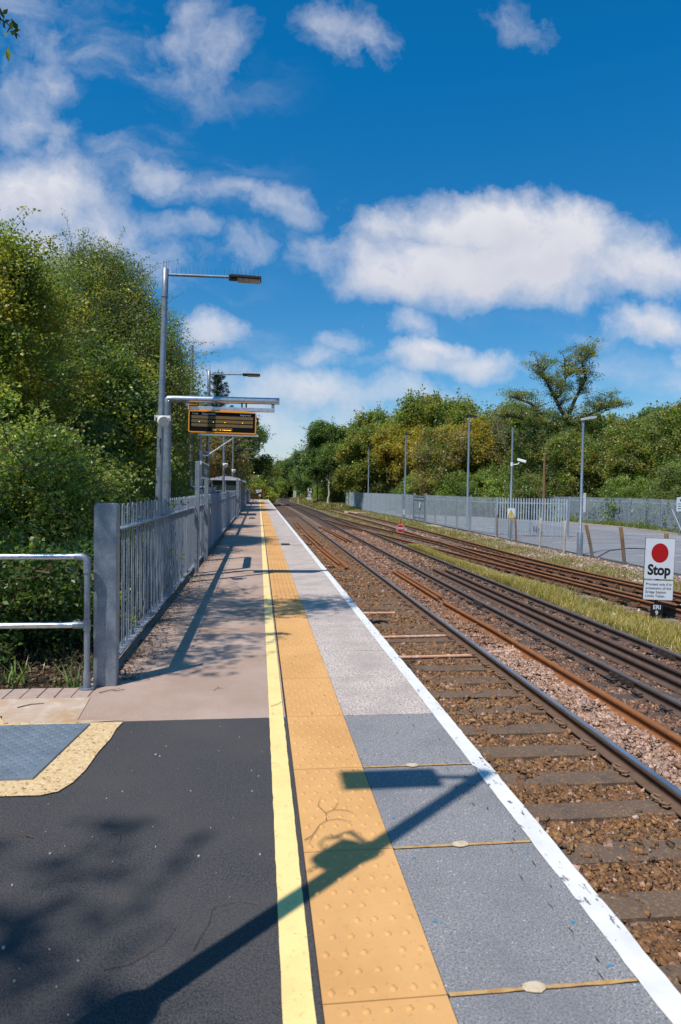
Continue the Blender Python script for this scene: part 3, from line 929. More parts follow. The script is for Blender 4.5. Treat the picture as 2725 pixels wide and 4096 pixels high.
spare([(4.24, -6), (4.24, 7), (4.20, 11.5), (4.11, 14.35)], [rust, rust], 'long single rusty rail lying beside the shiny rail, on pinkish ballast')
spare([(4.10, 14.75), (4.10, 19.9)], [rust, rust], 'left one of two short rusty rails side by side beyond the long rusty rail')
spare([(4.255, 14.95), (4.25, 19.95)], [rust, rust], 'right one of two short rusty rails side by side beyond the long rusty rail')
spare([(5.52, -6), (5.53, 20.5)], [rail_dark, rail_dark], 'left of the two long dark rails lying inside the second track')
spare([(5.80, -6), (5.86, 20.3)], [rail_dark, rail_dark], 'right of the two long dark rails lying inside the second track')
spare([(4.20, 31.5), (3.98, 44)], [rust_dark, rust], 'left one of the farther pair of rusty rails lying between the two tracks')
spare([(4.42, 31.3), (4.14, 44)], [rust_dark, rust], 'right one of the farther pair of rusty rails lying between the two tracks')
spare([(2.66, 21.8), (2.50, 28.8)], [rust, rust], 'rusty rail lying inside the near track, closest one to the platform edge')
spare([(2.84, 21.2), (2.75, 28.5)], [rust, rust], 'rusty rail lying on its side inside the near track, nearest the shiny rail', side=True)
spare([(2.55, 28.9), (2.47, 36.2)], [rust_dark, rust], 'rusty rail inside the near track in the middle of the row, platform side')
spare([(2.77, 28.7), (2.71, 36.4)], [rust_dark, rust], 'rusty rail inside the near track in the middle of the row, shiny rail side')
spare([(2.5, 41.9), (2.62, 49.3)], [rust_dark, rust], 'short rusty rail at the far end of the row inside the near track, platform side')
spare([(2.73, 36.6), (2.83, 49.6)], [rust_dark, rust], 'long rusty rail at the far end of the row inside the near track')

# short lengths of orange conduit across the sleepers
def conduit(p, q, label):
    tag(MB().tube([(*p, -1.035), (*q, -1.03)], .026, 8).build('conduit_pipe', pipe_m), label, 'pipe', 'orange conduit pipes across the near track')
conduit((1.9, 13.58), (2.85, 13.57), 'orange red pipe across the near track, farthest of the three')
conduit((1.9, 11.33), (3.40, 11.39), 'pale orange pipe across the near track, middle of the three')
conduit((1.9, 9.93), (3.36, 9.98), 'pale orange pipe across the near track, nearest of the three')
conduit((3.55, 11.32), (3.93, 11.33), 'short pale pipe end beyond the shiny rail, in the darker ballast')
conduit((3.55, 10.12), (4.14, 10.26), 'short orange pipe end beyond the shiny rail, touching the rusty rail')
o = MB().box(-.32, .32, -.3, .3, 0, .03).build('steel_plate', rust_dark, loc=(4.55, 30.8, -1.07), bevel=.01); o.rotation_euler = (0, 0, .1)
tag(o, 'rusty flat plate lying on the ballast between the two tracks', 'plate')

# ---------------------------------------------------------------- ballast stones
CV = np.array([(x, y, z) for z in (-1, 1) for y in (-1, 1) for x in (-1, 1)], float)
CF = np.array([(0, 2, 3, 1), (4, 5, 7, 6), (0, 1, 5, 4), (2, 6, 7, 3), (0, 4, 6, 2), (1, 3, 7, 5)])


def stones(name, P, size, cols, seed):
    """crushed stone: blocks with every corner knocked about, lying at all angles"""
    r = np.random.default_rng(seed)
    n = len(P)
    V = CV[None] * r.uniform(0.35, 1.25, (n, 8, 1)) + r.normal(0, .16, (n, 8, 3))
    V = V * np.stack([r.uniform(.7, 1.45, n), r.uniform(.6, 1.15, n), r.uniform(.4, .85, n)], 1)[:, None, :]
    a = r.uniform(0, 2 * PI, n); tl = r.normal(0, .55, n); t2 = r.normal(0, .4, n)
    ca, sa = np.cos(a)[:, None], np.sin(a)[:, None]
    ct, st_ = np.cos(tl)[:, None], np.sin(tl)[:, None]
    cu_, su_ = np.cos(t2)[:, None], np.sin(t2)[:, None]
    x, y, z = V[..., 0], V[..., 1], V[..., 2]
    y, z = y * ct - z * st_, y * st_ + z * ct
    x, z = x * cu_ - z * su_, x * su_ + z * cu_
    x, y = x * ca - y * sa, x * sa + y * ca
    V = np.stack([x, y, z], 2) * (size * r.lognormal(-.08, .28, n))[:, None, None] + P[:, None, :]
    T = np.concatenate([CF[:, [0, 1, 2]], CF[:, [0, 2, 3]]])
    F = T[None] + (np.arange(n) * 8)[:, None, None]
    col = np.repeat(cols, 12, 0)
    o = link(name, np_mesh(name, V.reshape(-1, 3), F.reshape(-1, 3), stone_m, col))
    o['kind'] = 'stuff'
    return o


def stone_cols(r, x, y):
    n = len(x)
    base = np.zeros((n, 3))
    pal = {'orange': [(.25, .122, .048), (.20, .095, .040), (.31, .165, .068), (.125, .07, .038)],
           'pink': [(.50, .31, .225), (.42, .255, .18), (.56, .39, .31), (.33, .175, .105), (.38, .26, .21)],
           'dark': [(.135, .078, .057), (.22, .112, .064), (.085, .055, .047), (.33, .185, .12), (.18, .086, .052)],
           'mid': [(.32, .168, .10), (.25, .125, .072), (.42, .25, .17), (.17, .088, .058)]}
    k = np.array(['orange'] * n, dtype=object)
    xx = x - bend(y)
    near_six = (xx > 3.5) & (xx < 4.2) & (y < 10.6)
    k[(xx > 3.5)] = 'dark'
    k[(xx > 3.5) & (xx < 4.2) & (y >= 10.6)] = 'mid'
    k[near_six] = 'pink'
    k[(xx > 4.2) & (xx < 4.9) & (r.random(n) < .35)] = 'mid'
    k[(y > 24) & (xx > 3.5)] = 'mid'
    k[(y > 18) & (xx > 3.5) & (r.random(n) < .5)] = 'mid'
    k[(xx > 6.5) & (r.random(n) < .75)] = 'pink'
    k[(xx <= 3.5) & (r.random(n) < .12)] = 'mid'
    k[(r.random(n) < .035)] = 'pink'
    for nm, pl in pal.items():
        i = np.where(k == nm)[0]
        base[i] = np.array(pl)[r.integers(0, len(pl), len(i))]
    return base * r.uniform(.75, 1.2, (n, 1))


r = np.random.default_rng(11)
def sleeper_mask(x, y):
    """1 where a sleeper top is; keep most stones off it"""
    f1 = np.abs(((y - 1.36) / .62 + .5) % 1 - .5) * .62 < .13
    f2 = np.abs(((y - 1.1) / .62 + .5) % 1 - .5) * .62 < .13
    return ((x < 4.05) & f1) | ((x > 4.35) & f2)
P = []
for (y0, y1, dens, sz) in ((1.6, 6.0, 3000, .0172), (6.0, 13, 1900, .0195), (13, 22, 950, .024), (22, 42, 380, .033)):
    n = int((y1 - y0) * (7.1 - 1.7) * dens)
    x = r.uniform(1.75, 7.1, n); y = r.uniform(y0, y1, n)
    vis = (x > 2.1) & (x / y < 0.78)
    x, y = x[vis], y[vis]
    m_ = sleeper_mask(x, y)
    shoulder = ((x > 3.53) & (x < 4.35))
    keep = ~m_ | (r.random(len(x)) < np.where(shoulder, .55, np.where(y < 8.5, .11, .24)))
    for xr in (1.97, 3.476, 4.965, 6.43):
        keep &= np.abs(x - bend(y) - xr) > .085
    x, y, m_ = x[keep], y[keep], m_[keep]
    z = ballast_z(x, y) + r.uniform(-.012, .012, len(x)) + np.where(m_, .022, 0) + .022 * (nz(x, y, 3.3) > .15) + np.where((x > 3.53) & (x < 4.2), .03, 0)
    stones('ballast_stones', np.stack([x, y, z], 1), sz, stone_cols(r, x, y), int(y0 * 7))
# loose stones on the verge near the grass and along the chain link fence
x = np.concatenate([r.uniform(6.9, 7.9, 3500), r.uniform(11.4, 13.4, 9000), r.uniform(8, 11.5, 5000)]); y = r.uniform(9, 46, len(x))
y[:3500] = r.uniform(8, 30, 3500)
stones('ballast_stones', np.stack([x, y, ground_z(x, y) + .01], 1), .036, np.array([(.46, .34, .27), (.34, .22, .16), (.25, .16, .11), (.55, .46, .40)])[r.integers(0, 4, len(x))] * r.uniform(.7, 1.15, (len(x), 1)), 77)

# ================================================================== FENCE, HANDRAIL
FX = -1.205
f = thing('bow_top_fence', 'galvanised bow top railing fence running along the left side of the platform', 'fence', (FX, 5.2, 0))
b = MB()                                                      # the big channel post at its near end
h, wd, dp = 1.40, .0875, .075
n = 10
sec = [(-wd, -dp), (-wd, -.008), (-wd + .008, 0), (wd - .008, 0), (wd, -.008), (wd, -dp), (wd - .012, -dp), (wd - .012, -.018), (wd - .018, -.012), (-wd + .018, -.012), (-wd + .012, -.018), (-wd + .012, -dp)]
# channel section: web towards the camera, flanges pointing back
vs = []
for z in (-.3, h - .03, h - .012, h):
    ins = .0 if z < h - .02 else (.006 if z < h - .005 else .018)
    for (x, y) in sec:
        vs.append((x * (1 - ins / wd), -y, z))
k = len(sec)
fs = [(i * k + j, i * k + (j + 1) % k, (i + 1) * k + (j + 1) % k, (i + 1) * k + j) for i in range(3) for j in range(k)]
fs += [(0 + o_, 1 + o_, 10 + o_, 11 + o_) for o_ in (3 * k,)] + [(3 * k + 1, 3 * k + 2, 3 * k + 9, 3 * k + 10), (3 * k + 2, 3 * k + 3, 3 * k + 8, 3 * k + 9), (3 * k + 3, 3 * k + 4, 3 * k + 7, 3 * k + 8), (3 * k + 4, 3 * k + 5, 3 * k + 6, 3 * k + 7)]
b.add(vs, fs)
b.disc((0.01, -.0012, .98), (1, 0, 0), (0, 0, 1), .018, 16)
b.build('end_post', galv, f, (.055, 0, 0), bevel=0.004)

PL = 2.75
def fence_panel_mb():
    b = MB()
    nh = 12; sp = PL / nh
    rb = .0078
    for i in range(nh):
        y = .06 + i * sp * .985
        pts = [(0, y, .10), (0, y, .7), (0, y, 1.325)]
        rr = .046
        for q in range(1, 8):
            a = PI * q / 8
            pts.append((0, y + rr - rr * math.cos(a), 1.325 + rr * math.sin(a)))
        pts += [(0, y + 2 * rr, 1.325), (0, y + 2 * rr, .7), (0, y + 2 * rr, .10)]
        b.tube(pts, rb, 6)
    b.box(-.048, .048, -.03, PL - .025, 1.155, 1.167)
    b.box(-.048, .048, -.03, PL - .025, .085, .097)
    for y in (.0, PL - .06):
        b.tube([(.03, y, .097), (.03, y, .112)], .009, 6)
        b.tube([(.03, y, 1.167), (.03, y, 1.182)], .009, 6)
    return b
def fence_post_mb():
    return MB().box(-.02, .02, -.006, .006, -.2, 1.34).box(-.045, .045, -.008, .008, -.2, .09).box(-.04, .04, -.03, .03, 1.148, 1.154)
MB().box(-.048, .048, .06, .62, 1.155, 1.167).box(-.048, .048, .06, .62, .085, .097).build('rail_end', galv_dull, f)
pp = None; po = None
for i in range(31):
    y = .62 + i * PL
    if 5.2 + y > 91: break
    if 50.5 < 5.2 + y < 53.2: continue
    if pp is None:
        pp = fence_panel_mb().build('panel', galv_dull, f); o = pp
        po = fence_post_mb().build('post', galv_dull, f); o2 = po
    else:
        o = pp.copy(); COL.objects.link(o); o.parent = f
        o2 = po.copy(); COL.objects.link(o2); o2.parent = f
    o.location = (0, y, 0); o2.location = (0, y + PL - .028, 0)
# gateway with taller white-capped posts
t = thing('platform_gate', 'grey gate with two tall box posts set in the platform fence', 'gate', (FX, 0, 0))
MB().box(-.09, .09, 50.6, 50.78, -.2, 1.55).box(-.10, .10, 50.59, 50.79, 1.55, 1.60).build('post', galv, t)
MB().box(-.09, .09, 53.0, 53.18, -.2, 1.55).box(-.10, .10, 52.99, 53.19, 1.55, 1.60).build('post', galv, t)
b = MB()
for k in range(14): b.tube([(0, 50.85 + .16 * k, .1), (0, 50.85 + .16 * k, 1.3)], .011, 5)
b.box(-.03, .03, 50.8, 53, 1.28, 1.33).box(-.03, .03, 50.8, 53, .1, .15).build('leaf', galv_dull, t)

# second run of railings behind the shelter
t2 = thing('bow_top_fence', 'bow top railing behind the platform fence in front of the glazed shelter', 'fence', (-2.35, 27.0, .16))
for i in range(4):
    o = pp.copy(); COL.objects.link(o); o.parent = t2; o.location = (0, i * PL, 0)

# handrail
t = thing('handrail', 'galvanised tubular handrail with two rails at the left beside the shrubs', 'handrail', (-1.262, 5.12, 0))
R1 = .0225
elb = [(-.09, 0, 1.0)] + [(-.045 + .045 * math.sin(a), 0, .955 + .045 * math.cos(a)) for a in np.linspace(0, PI / 2, 7)] + [(0, 0, .88)]
MB().tube([(0, 0, .03), (0, 0, .90)], R1, 16).build('post', galv, t)
MB().tube([(-3.2, 0, .985), (-.07, 0, 1.0)], R1, 16).build('top_rail', galv_bright, t)
MB().tube([(-3.2, 0, .478), (-.03, 0, .49)], R1, 16).build('mid_rail', galv_bright, t)
MB().tube(elb, .0285, 16).build('tube_fitting', galv, t)
MB().tube([(-.10, 0, .4902), (0.0, 0, .4905)], .0285, 16).tube([(0, 0, .45), (0, 0, .53)], .0285, 16).build('tube_fitting', galv, t)
b = MB().tube([(0, 0, .006), (0, 0, .02)], .056, 20).tube([(0, 0, .02), (0, 0, .14)], .0285, 16)
for s_ in (-1, 1): b.tube([(s_ * .038, 0, .018), (s_ * .038, 0, .03)], .009, 6)
b.build('foot_flange', galv, t)
o = MB().tube([(-1.9 - .9, 5.12, 0), (-1.9 - .9, 5.12, .98)], R1, 12).build('post', galv)
o.parent = t; o.location = (1.262, -5.12, 0)

# ================================================================== LAMP POSTS
def lamp_arm_parts(t, L0, L1, zt, sgn=1, head_len=.47, near=True):
    """arm from x=.05*sgn to L0, head from L0 to L1"""
    b = MB().tube([(0.03 * sgn, 0, zt - .09), (L0 * sgn, 0, zt - .055)], .0215, 10)
    b.build('arm', galv, t)
    b = MB()
    x0, x1 = L0 * sgn, L1 * sgn
    xa, xb = min(x0, x1), max(x0, x1)
    b.box(xa, xb, -.11, .11, zt - .075, zt - .035, 0)
    n0, n1 = (xa + .0, xa + .1) if sgn > 0 else (xb - .1, xb)
    b.box(n0 - .02, n1, -.045, .045, zt - .10, zt - .025, 0)
    for q in range(7):
        xq = xa + .13 + q * (xb - xa - .2) / 7
        b.box(xq, xq + .012, -.10, .10, zt - .035, zt - .022, 0)
    b.build('lamp_head', dark_steel, t, bevel=.008)
    MB().box(xa + .11, xb - .02, -.09, .09, zt - .105, zt - .077, 0).build('lens', lens_m, t, bevel=.01)
    b = MB()
    rs_ = np.random.default_rng(9)
    xs_ = np.arange(.10, L1 - .01, .065 if near else .1)
    for x in xs_:
        onhead = x > L0 + .05
        for yy in ((-.06, .06) if onhead else (0,)):
            z0 = zt - .035 if onhead else zt - .075 + .02 * x
            b.tube([(x * sgn, yy, z0), (x * sgn + rs_.normal(0, .006), yy + rs_.normal(0, .012), z0 + .115)], .0018, 3, caps=False)
    for a in range(5):
        b.tube([(.035 * math.cos(a * 1.26), .035 * math.sin(a * 1.26), zt), (.04 * math.cos(a * 1.26), .04 * math.sin(a * 1.26), zt + .12)], .0018, 3, caps=False)
    b.build('bird_spikes', dark_steel, t)


def column_mb(zt, rb=.062, rt=.05, collar=.42, base=0, basez=0):
    b = MB()
    if base:
        b.tube([(0, 0, -.3), (0, 0, basez - .06), (0, 0, basez + .04)], [base, base, rb], 18)
        b.tube([(0, 0, basez), (0, 0, zt - collar)], rb, 18)
    else:
        b.tube([(0, 0, -.3), (0, 0, zt - collar)], [rb, rt + .003], 18)
    b.tube([(0, 0, zt - collar), (0, 0, zt - .004), (0, 0, zt)], [rt + .006, rt + .006, rt], 18)
    b.tube([(0, 0, zt - collar - .012), (0, 0, zt - collar + .004)], rt + .011, 18)
    return b


def speaker(loc, label, rz=0.0):
    t = thing('loudspeaker', label, 'loudspeaker', loc, rz, 'white loudspeakers on the lamp posts')
    ax = Vector((.25, -1, -.16)).normalized()
    c0 = Vector((.03, -.10, 0))
    MB().tube([c0 - ax * .02, c0 - ax * .01, c0 + ax * .15, c0 + ax * .165], [.07, .082, .086, .078], 18).build('body', white_plastic, t)
    MB().tube([c0 + ax * .160, c0 + ax * .169], .070, 18).build('grille', mat_grille, t)
    b = MB().box(-.08, .15, -.075, -.068, .05, .085)
    b.box(-.08, -.074, -.16, -.07, .0, .085).box(.144, .15, -.16, -.07, .0, .085)
    b.build('bracket', white_plastic, t)
    MB().tube([(-.05, -.08, -.02), (-.12, -.08, -.10), (-.11, -.08, -.2), (-.03, -.08, -.25), (.0, -.07, -.26), (.0, -.065, -.5)], .006, 6).build('cable', black, t)
    return t


mat_grille = mat('grey_speaker_grille', (0.42, 0.42, 0.41), 0.6, layers=[(300, 1, .45, .6, (.25, .25, .25), .8)])
LG = 'galvanised lamp posts along the platform fence'
ords = ['nearest in the row, beside the departure display', 'second in the row along the platform fence', 'third in the row, seen below the departure display', 'fourth in the row, in front of the shelter', 'fifth in the row, just past the shelter', 'sixth in the row along the platform fence', 'seventh in the row, near the blue sign', 'last in the row towards the platform end']
lamp0 = None
LY = [10.45, 19.35, 28.3, 37.35, 46.4, 55.6, 64.6, 73.6]
for i, y in enumerate(LY):
    if lamp0 is None:
        t = thing('lamp_post', '', 'lamp post', (-1.475, y, 0), 0, LG)
        column_mb(4.84, .052, .042).build('column', galv, t)
        lamp_arm_parts(t, .97, 1.445, 4.84)
        lamp0 = t
    else:
        t = copy_tree(lamp0); t.location = (-1.475, y, 0)
    t.rotation_euler = (0, R_([1.35, .3, -.2, .3, .2, .1, 0, .3][i]), 0)
    if i == 0: t.location.x = -1.56
    t['label'] = 'tall grey lamp post with spiked arm, ' + ords[i]
    if i < 7:
        speaker((-1.455 - (.03 if i == 0 else 0), y - .05, 2.52 - (0 if i == 0 else .05)), 'white round loudspeaker on the lamp post that is ' + ['nearest, beside the departure display', 'second in the row', 'third in the row', 'fourth in the row, by the shelter', 'fifth in the row', 'sixth in the row', 'seventh in the row'][i])
# the lamp just behind the camera whose shadow crosses the platform
t = thing('lamp_post', 'lamp post out of frame whose shadow crosses the tactile strip', 'lamp post', (-.885, 1.447, 0), 0, LG)
column_mb(4.85, .043, .041, base=.085, basez=1.27).build('column', galv, t)
lamp_arm_parts(t, .24, .76, 4.84, sgn=-1)
speaker((-.84, 1.585, 3.04), 'white loudspeaker on the out of frame lamp post', R_(-61))

# slim bare pole beyond the trees
t = tag(MB().tube([(0, 0, -.3), (0, 0, 6.0)], .05, 10).build('slim_pole', galv_dull, loc=(-2.15, 21.5, 0)), 'slim dark bare pole half hidden by the trees behind the fence', 'pole')

# ================================================================== DEPARTURE DISPLAY
GY = 11.2
t = thing('gantry_post', 'thick galvanised post with an arm carrying the departure display', 'gantry', (-1.51, GY, 0))
b = MB().tube([(0, 0, -.3), (0, 0, 2.62)], .070, 24).tube([(0, 0, 2.60), (0, 0, 2.65)], .090, 24)
b.tube([(0, 0, 2.655), (0, 0, 2.92)], .058, 24)
b.build('post', galv, t)
# mitred elbow and arm
b = MB().tube([(0, 0, 2.90), (0, 0, 2.955), (.02, 0, 2.968), (.07, 0, 2.972), (1.83, 0, 2.985)], .056, 20)
b.build('arm', galv_bright, t)
MB().box(.30, .36, -.03, .03, 2.86, 2.93).box(1.70, 1.75, -.03, .03, 2.86, 2.93).build('hanger', galv, t)
MB().box(1.2, 1.225, -.03, .03, 2.86, 2.94).box(1.27, 1.295, -.03, .03, 2.86, 2.94).build('clamp', black, t)
MB().box(.335, 1.75, -.05, .05, 2.80, 2.86).build('channel_beam', galv_bright, t, bevel=.004)
MB().tube([(1.05, .1, 2.78), (1.15, .12, 2.80), (1.3, .12, 2.79), (1.42, .1, 2.74), (1.475, .08, 2.68), (1.475, .08, 2.61), (1.42, .06, 2.57), (1.38, .05, 2.57)], .014, 8).tube([(.98, .1, 2.78), (1.05, .12, 2.81), (1.2, .12, 2.80), (1.26, .1, 2.77)], .012, 8).build('cable', black, t)

d = thing('departure_display', 'orange framed black departure display hanging from the gantry arm', 'display', (-.605, GY, 2.6))
d.rotation_euler = (0, R_(.7), R_(-1))
DW, DH = .548, .178
def rrect(w_, h_, r_, n=5):
    P = []
    for cx, cy, a0 in ((w_ - r_, h_ - r_, 0), (-w_ + r_, h_ - r_, PI / 2), (-w_ + r_, -h_ + r_, PI), (w_ - r_, -h_ + r_, 1.5 * PI)):
        for q in range(n + 1):
            a = a0 + PI / 2 * q / n
            P.append((cx + r_ * math.cos(a), cy + r_ * math.sin(a)))
    return P
b = MB()
out, inn = rrect(DW, DH, .03), rrect(DW - .017, DH - .017, .014)
n = len(out)
for ya in (-.13,):
    b.add([(x, ya, z) for x, z in out] + [(x, ya, z) for x, z in inn], [(i, (i + 1) % n, (i + 1) % n + n, i + n) for i in range(n)])
    b.add([(x, ya, z) for x, z in out] + [(x, .13, z) for x, z in out], [(i, (i + 1) % n, (i + 1) % n + n, i + n) for i in range(n)])
    b.add([(x, ya, z) for x, z in inn] + [(x, ya + .02, z) for x, z in inn], [(i, (i + 1) % n, (i + 1) % n + n, i + n) for i in range(n)])
    b.add([(x, .13, z) for x, z in out], [tuple(range(n))])
b.build('frame', disp_orange, d)
b = MB()
b.add([(x, -.113, z) for x, z in inn], [tuple(range(n))], 0)
X_ax, Z_ax = (1, 0, 0), (0, 0, 1)
for s_, x, al in (('Time', -.495, 'LEFT'), ('Destination', -.335, 'LEFT'), ('Expected', .46, 'RIGHT')):
    b.text(s_, .047, (x, -.1145, .132), X_ax, Z_ax, 3, al)
for k in range(3):
    z1 = .099 - k * .064
    b.add([(-.50, -.1145, z1), (.495, -.1145, z1), (.495, -.1145, z1 - .047), (-.50, -.1145, z1 - .05)], [(0, 3, 2, 1)], 1)
b.add([(-.17, -.1145, -.092), (.16, -.1145, -.092), (.16, -.1145, -.138), (-.17, -.1145, -.138)], [(0, 3, 2, 1)], 1)
for x, z in [(-.375, .0), (-.15, .0), (.04, .0), (.325, .0)]:
    b.disc((x, -.1155, z), X_ax, Z_ax, .006, 8, 2)
for x in (-.135, -.105, -.035, .01, .035, .055, .075, .095, .115, .135):
    b.disc((x, -.1155, -.128), X_ax, Z_ax, .0058, 8, 2)
b.build('screen', [disp_black, led_row, led_on, sign_white], d, fixn=False)
MB().box(-.535, .42, -.06, .10, .178, .20).box(-.555, -.548, -.1, .1, .178, .275).box(-.548, -.42, -.1, .1, .268, .275).build('top_plate', disp_orange, d)

# ================================================================== BRACKET POST, ELBOW PIPE
t = thing('bracket_post', 'stepped galvanised post with braced horizontal arm and hanging cable loop', 'post', (-1.46, 16.9, 0))
MB().tube([(0, 0, -.3), (0, 0, 2.46)], .068, 20).tube([(0, 0, 2.46), (0, 0, 2.83)], .032, 16).tube([(0, 0, 2.26), (0, 0, 2.29)], .076, 16).build('post', galv, t)
MB().box(-.06, 1.43, -.03, .03, 2.82, 2.875).build('arm', galv_bright, t)
MB().tube([(.17, 0, 2.33), (.80, 0, 2.77), (.84, 0, 2.82)], .018, 8).tube([(.02, 0, 2.30), (.2, 0, 2.32)], .02, 8).build('brace', galv_bright, t)
MB().tube([(1.20, 0, 2.83), (1.20, 0, 2.70), (1.23, 0, 2.60), (1.30, 0, 2.54), (1.38, 0, 2.55), (1.43, 0, 2.62), (1.445, 0, 2.72), (1.42, 0, 2.80)], .011, 8).build('cable', black, t)
t = thing('pipe_elbow', 'short galvanised pipe elbow standing behind the fence beside the bracket post', 'pipe', (-1.62, 16.4, 0))
MB().tube([(-.02, 0, 1.80), (-.02, 0, 1.56), (0, 0, 1.53), (.05, 0, 1.52), (.34, 0, 1.53)], .04, 12).tube([(.10, 0, 1.522), (.16, 0, 1.524)], .05, 12).tube([(-.02, 0, 1.56), (-.02, 0, 1.6)], .05, 12).tube([(.3, 0, -.3), (.3, 0, 1.53)], .04, 10).build('tube', galv, t)

# ================================================================== STATION NAME SIGN
def sign_posts(t, y0, y1, zt, x=0.0):
    for y in (y0, y1):
        MB().box(x - .04, x + .04, y - .04, y + .04, -.02, zt).box(x - .07, x + .03, y - .035, y + .035, .08, .10).box(x - .07, x + .03, y - .035, y + .035, 1.14, 1.165).build('post', galv, t, bevel=.004)
t = thing('station_sign', 'green station name sign with white lettering on two posts before the fence', 'station sign', (-1.085, 0, 0))
sign_posts(t, 12.0, 14.06, 1.99)
b = MB()
b.box(.041, .062, 12.06, 14.00, 1.69, 2.0, 1)
b.box(.062, .0645, 12.09, 13.97, 1.725, 1.965, 0)
b.text('Eridge', .17, (.0655, 13.03, 1.845), (0, 1, 0), (0, 0, 1), 1, 'CENTER', .003, 1.5)
b.build('board', [sign_green, sign_white], t)
# farther pairs of sign posts in front of the fence
t = thing('sign_frame', 'bare pair of square steel posts halfway along the platform fence', 'post pair', (-1.085, 0, 0))
sign_posts(t, 33.4, 35.4, 1.97)
t = thing('sign_frame', 'bare pair of square steel posts near the far end of the platform fence', 'post pair', (-1.085, 0, 0))
sign_posts(t, 74.0, 77.0, 2.0)

t = thing('platform_number_sign', 'small blue sign with 6-8 and striped border beside the platform fence', 'sign', (-1.15, 59.2, 0))
MB().tube([(.02, 0, -.1), (.02, 0, 2.1)], .035, 8).build('post', galv, t)
b = MB()
x0, x1, z0, z1 = -.49, .02, 1.99, 2.29
b.box(x0, x1, -.05, -.04, z0, z1, 1)
b.box(x0 + .05, x1 - .05, -.053, -.05, z0 + .05, z1 - .05, 0)
for k in range(13):
    xx = x0 + .01 + k * .038
    for zz in (z0 + .003, z1 - .047):
        b.add([(xx, -.0515, zz), (xx + .018, -.0515, zz), (xx + .034, -.0515, zz + .044), (xx + .016, -.0515, zz + .044)], [(0, 1, 2, 3)], 2)
for k in range(5):
    zz = z0 + .05 + k * .04
    for xx in (x0 + .003, x1 - .047):
        b.add([(xx, -.0515, zz), (xx + .044, -.0515, zz + .018), (xx + .044, -.0515, zz + .034), (xx, -.0515, zz + .016)], [(0, 1, 2, 3)], 2)
b.text('6-8', .17, ((x0 + x1) / 2, -.0545, (z0 + z1) / 2 + .02), X_ax, Z_ax, 3, 'CENTER', .006)
b.build('board', [sign_blue, sign_yellow, sign_black, sign_white], t)

# far bracket with small camera at the platform end
t = thing('camera_bracket', 'thin post with a braced arm and small camera near the platform end', 'camera bracket', (-1.35, 70, 0))
MB().tube([(0, 0, -.2), (0, 0, 2.72)], .05, 8).build('post', galv, t)
MB().box(-.05, 1.25, -.025, .025, 2.68, 2.735).tube([(.1, 0, 2.38), (.78, 0, 2.68)], .02, 6).build('arm', galv_bright, t)
MB().tube([(1.27, -.05, 2.83), (1.27, .12, 2.80)], .07, 10).tube([(1.2, 0, 2.73), (1.27, 0, 2.8)], .02, 6).build('camera', white_plastic, t)

# ================================================================== SHELTER
t = thing('waiting_shelter', 'glazed waiting shelter with shallow curved grey roof behind the fence', 'shelter', (-1.82, 38.3, -.1))
b = MB()
prof = [(-.80 + 1.6 * i / 12, 2.13 + .13 * math.sin(PI * i / 12)) for i in range(13)]
b.add([(x, -1.6, z) for x, z in prof] + [(x, 1.6, z) for x, z in prof], [(i, i + 1, i + 14, i + 13) for i in range(12)])
b.add([(x, -1.6, z) for x, z in prof] + [(x, -1.6, 2.08) for x, z in prof], [(i, i + 1, i + 14, i + 13) for i in range(12)])
b.add([(x, 1.6, z) for x, z in prof] + [(x, 1.6, 2.08) for x, z in prof], [(i, i + 1, i + 14, i + 13) for i in range(12)])
b.box(-.82, .82, -1.62, 1.62, 2.04, 2.08)
b.build('roof', mat('pale_shelter_roof', (.45, .47, .53), .5), t)
b = MB()
for x in (-.72, 0, .72):
    for y in (-1.5, 1.5):
        b.box(x - .03, x + .03, y - .03, y + .03, 0, 2.04)
b.box(-.72, .72, -1.52, -1.48, 1.42, 1.49).box(-.72, .72, 1.48, 1.52, 1.42, 1.49)
b.build('frame', galv_bright, t)
MB().box(-.69, -.03, -1.505, -1.495, 1.5, 2.03).box(.03, .69, -1.505, -1.495, 1.5, 2.03).box(-.69, .69, 1.495, 1.505, .4, 2.03).box(-.725, -.715, -1.45, 1.45, .4, 2.03).build('glazing', glass_m, t)

# ================================================================== PLATFORM END
t = thing('end_barrier', 'dark overgrown mesh barrier across the far end of the platform', 'barrier', (0, 92.2, 0))
b = MB()
for k in range(19): b.tube([(-1.2 + .1 * k, 0, -.1), (-1.2 + .1 * k, 0, 1.25)], .012, 4)
for z in (.05, .4, .8, 1.2): b.box(-1.22, .66, -.012, .012, z, z + .03)
b.build('mesh_panel', rust_dark, t)
MB().box(-1.24, -1.16, -.04, .04, -.2, 1.3).build('post', rust_dark, t)
MB().box(.6, .68, -.04, .04, -.2, 1.3).build('post', rust_dark, t)
b = MB().box(-.44, 0.0, -.03, -.02, 1.12, 1.32, 0)
for z in (1.26, 1.2, 1.15): b.box(-.40, -.05, -.032, -.03, z, z + .02, 1)
tag(b.build('notice_board', [sign_white, mat('grey_print', (.2, .2, .22), .5)], loc=(0, 92.15, 0)), 'wide white notice with grey lines on the platform end barrier', 'notice')
tag(MB().box(-.34, -.08, -.03, -.02, .90, 1.08).build('notice_board', mat('pale_blue', (.42, .60, .68), .5), loc=(0, 92.15, 0)), 'pale blue notice under the wide white notice on the barrier', 'notice')
b = MB().box(.03, .33, -.03, -.02, .93, 1.35, 0).box(.04, .32, -.032, -.03, .94, 1.05, 1)
for rr, mm, yy in ((.105, 1, -.0325), (.08, 0, -.0345)):
    b.disc((.18, yy, 1.20), X_ax, Z_ax, rr, 24, mm)
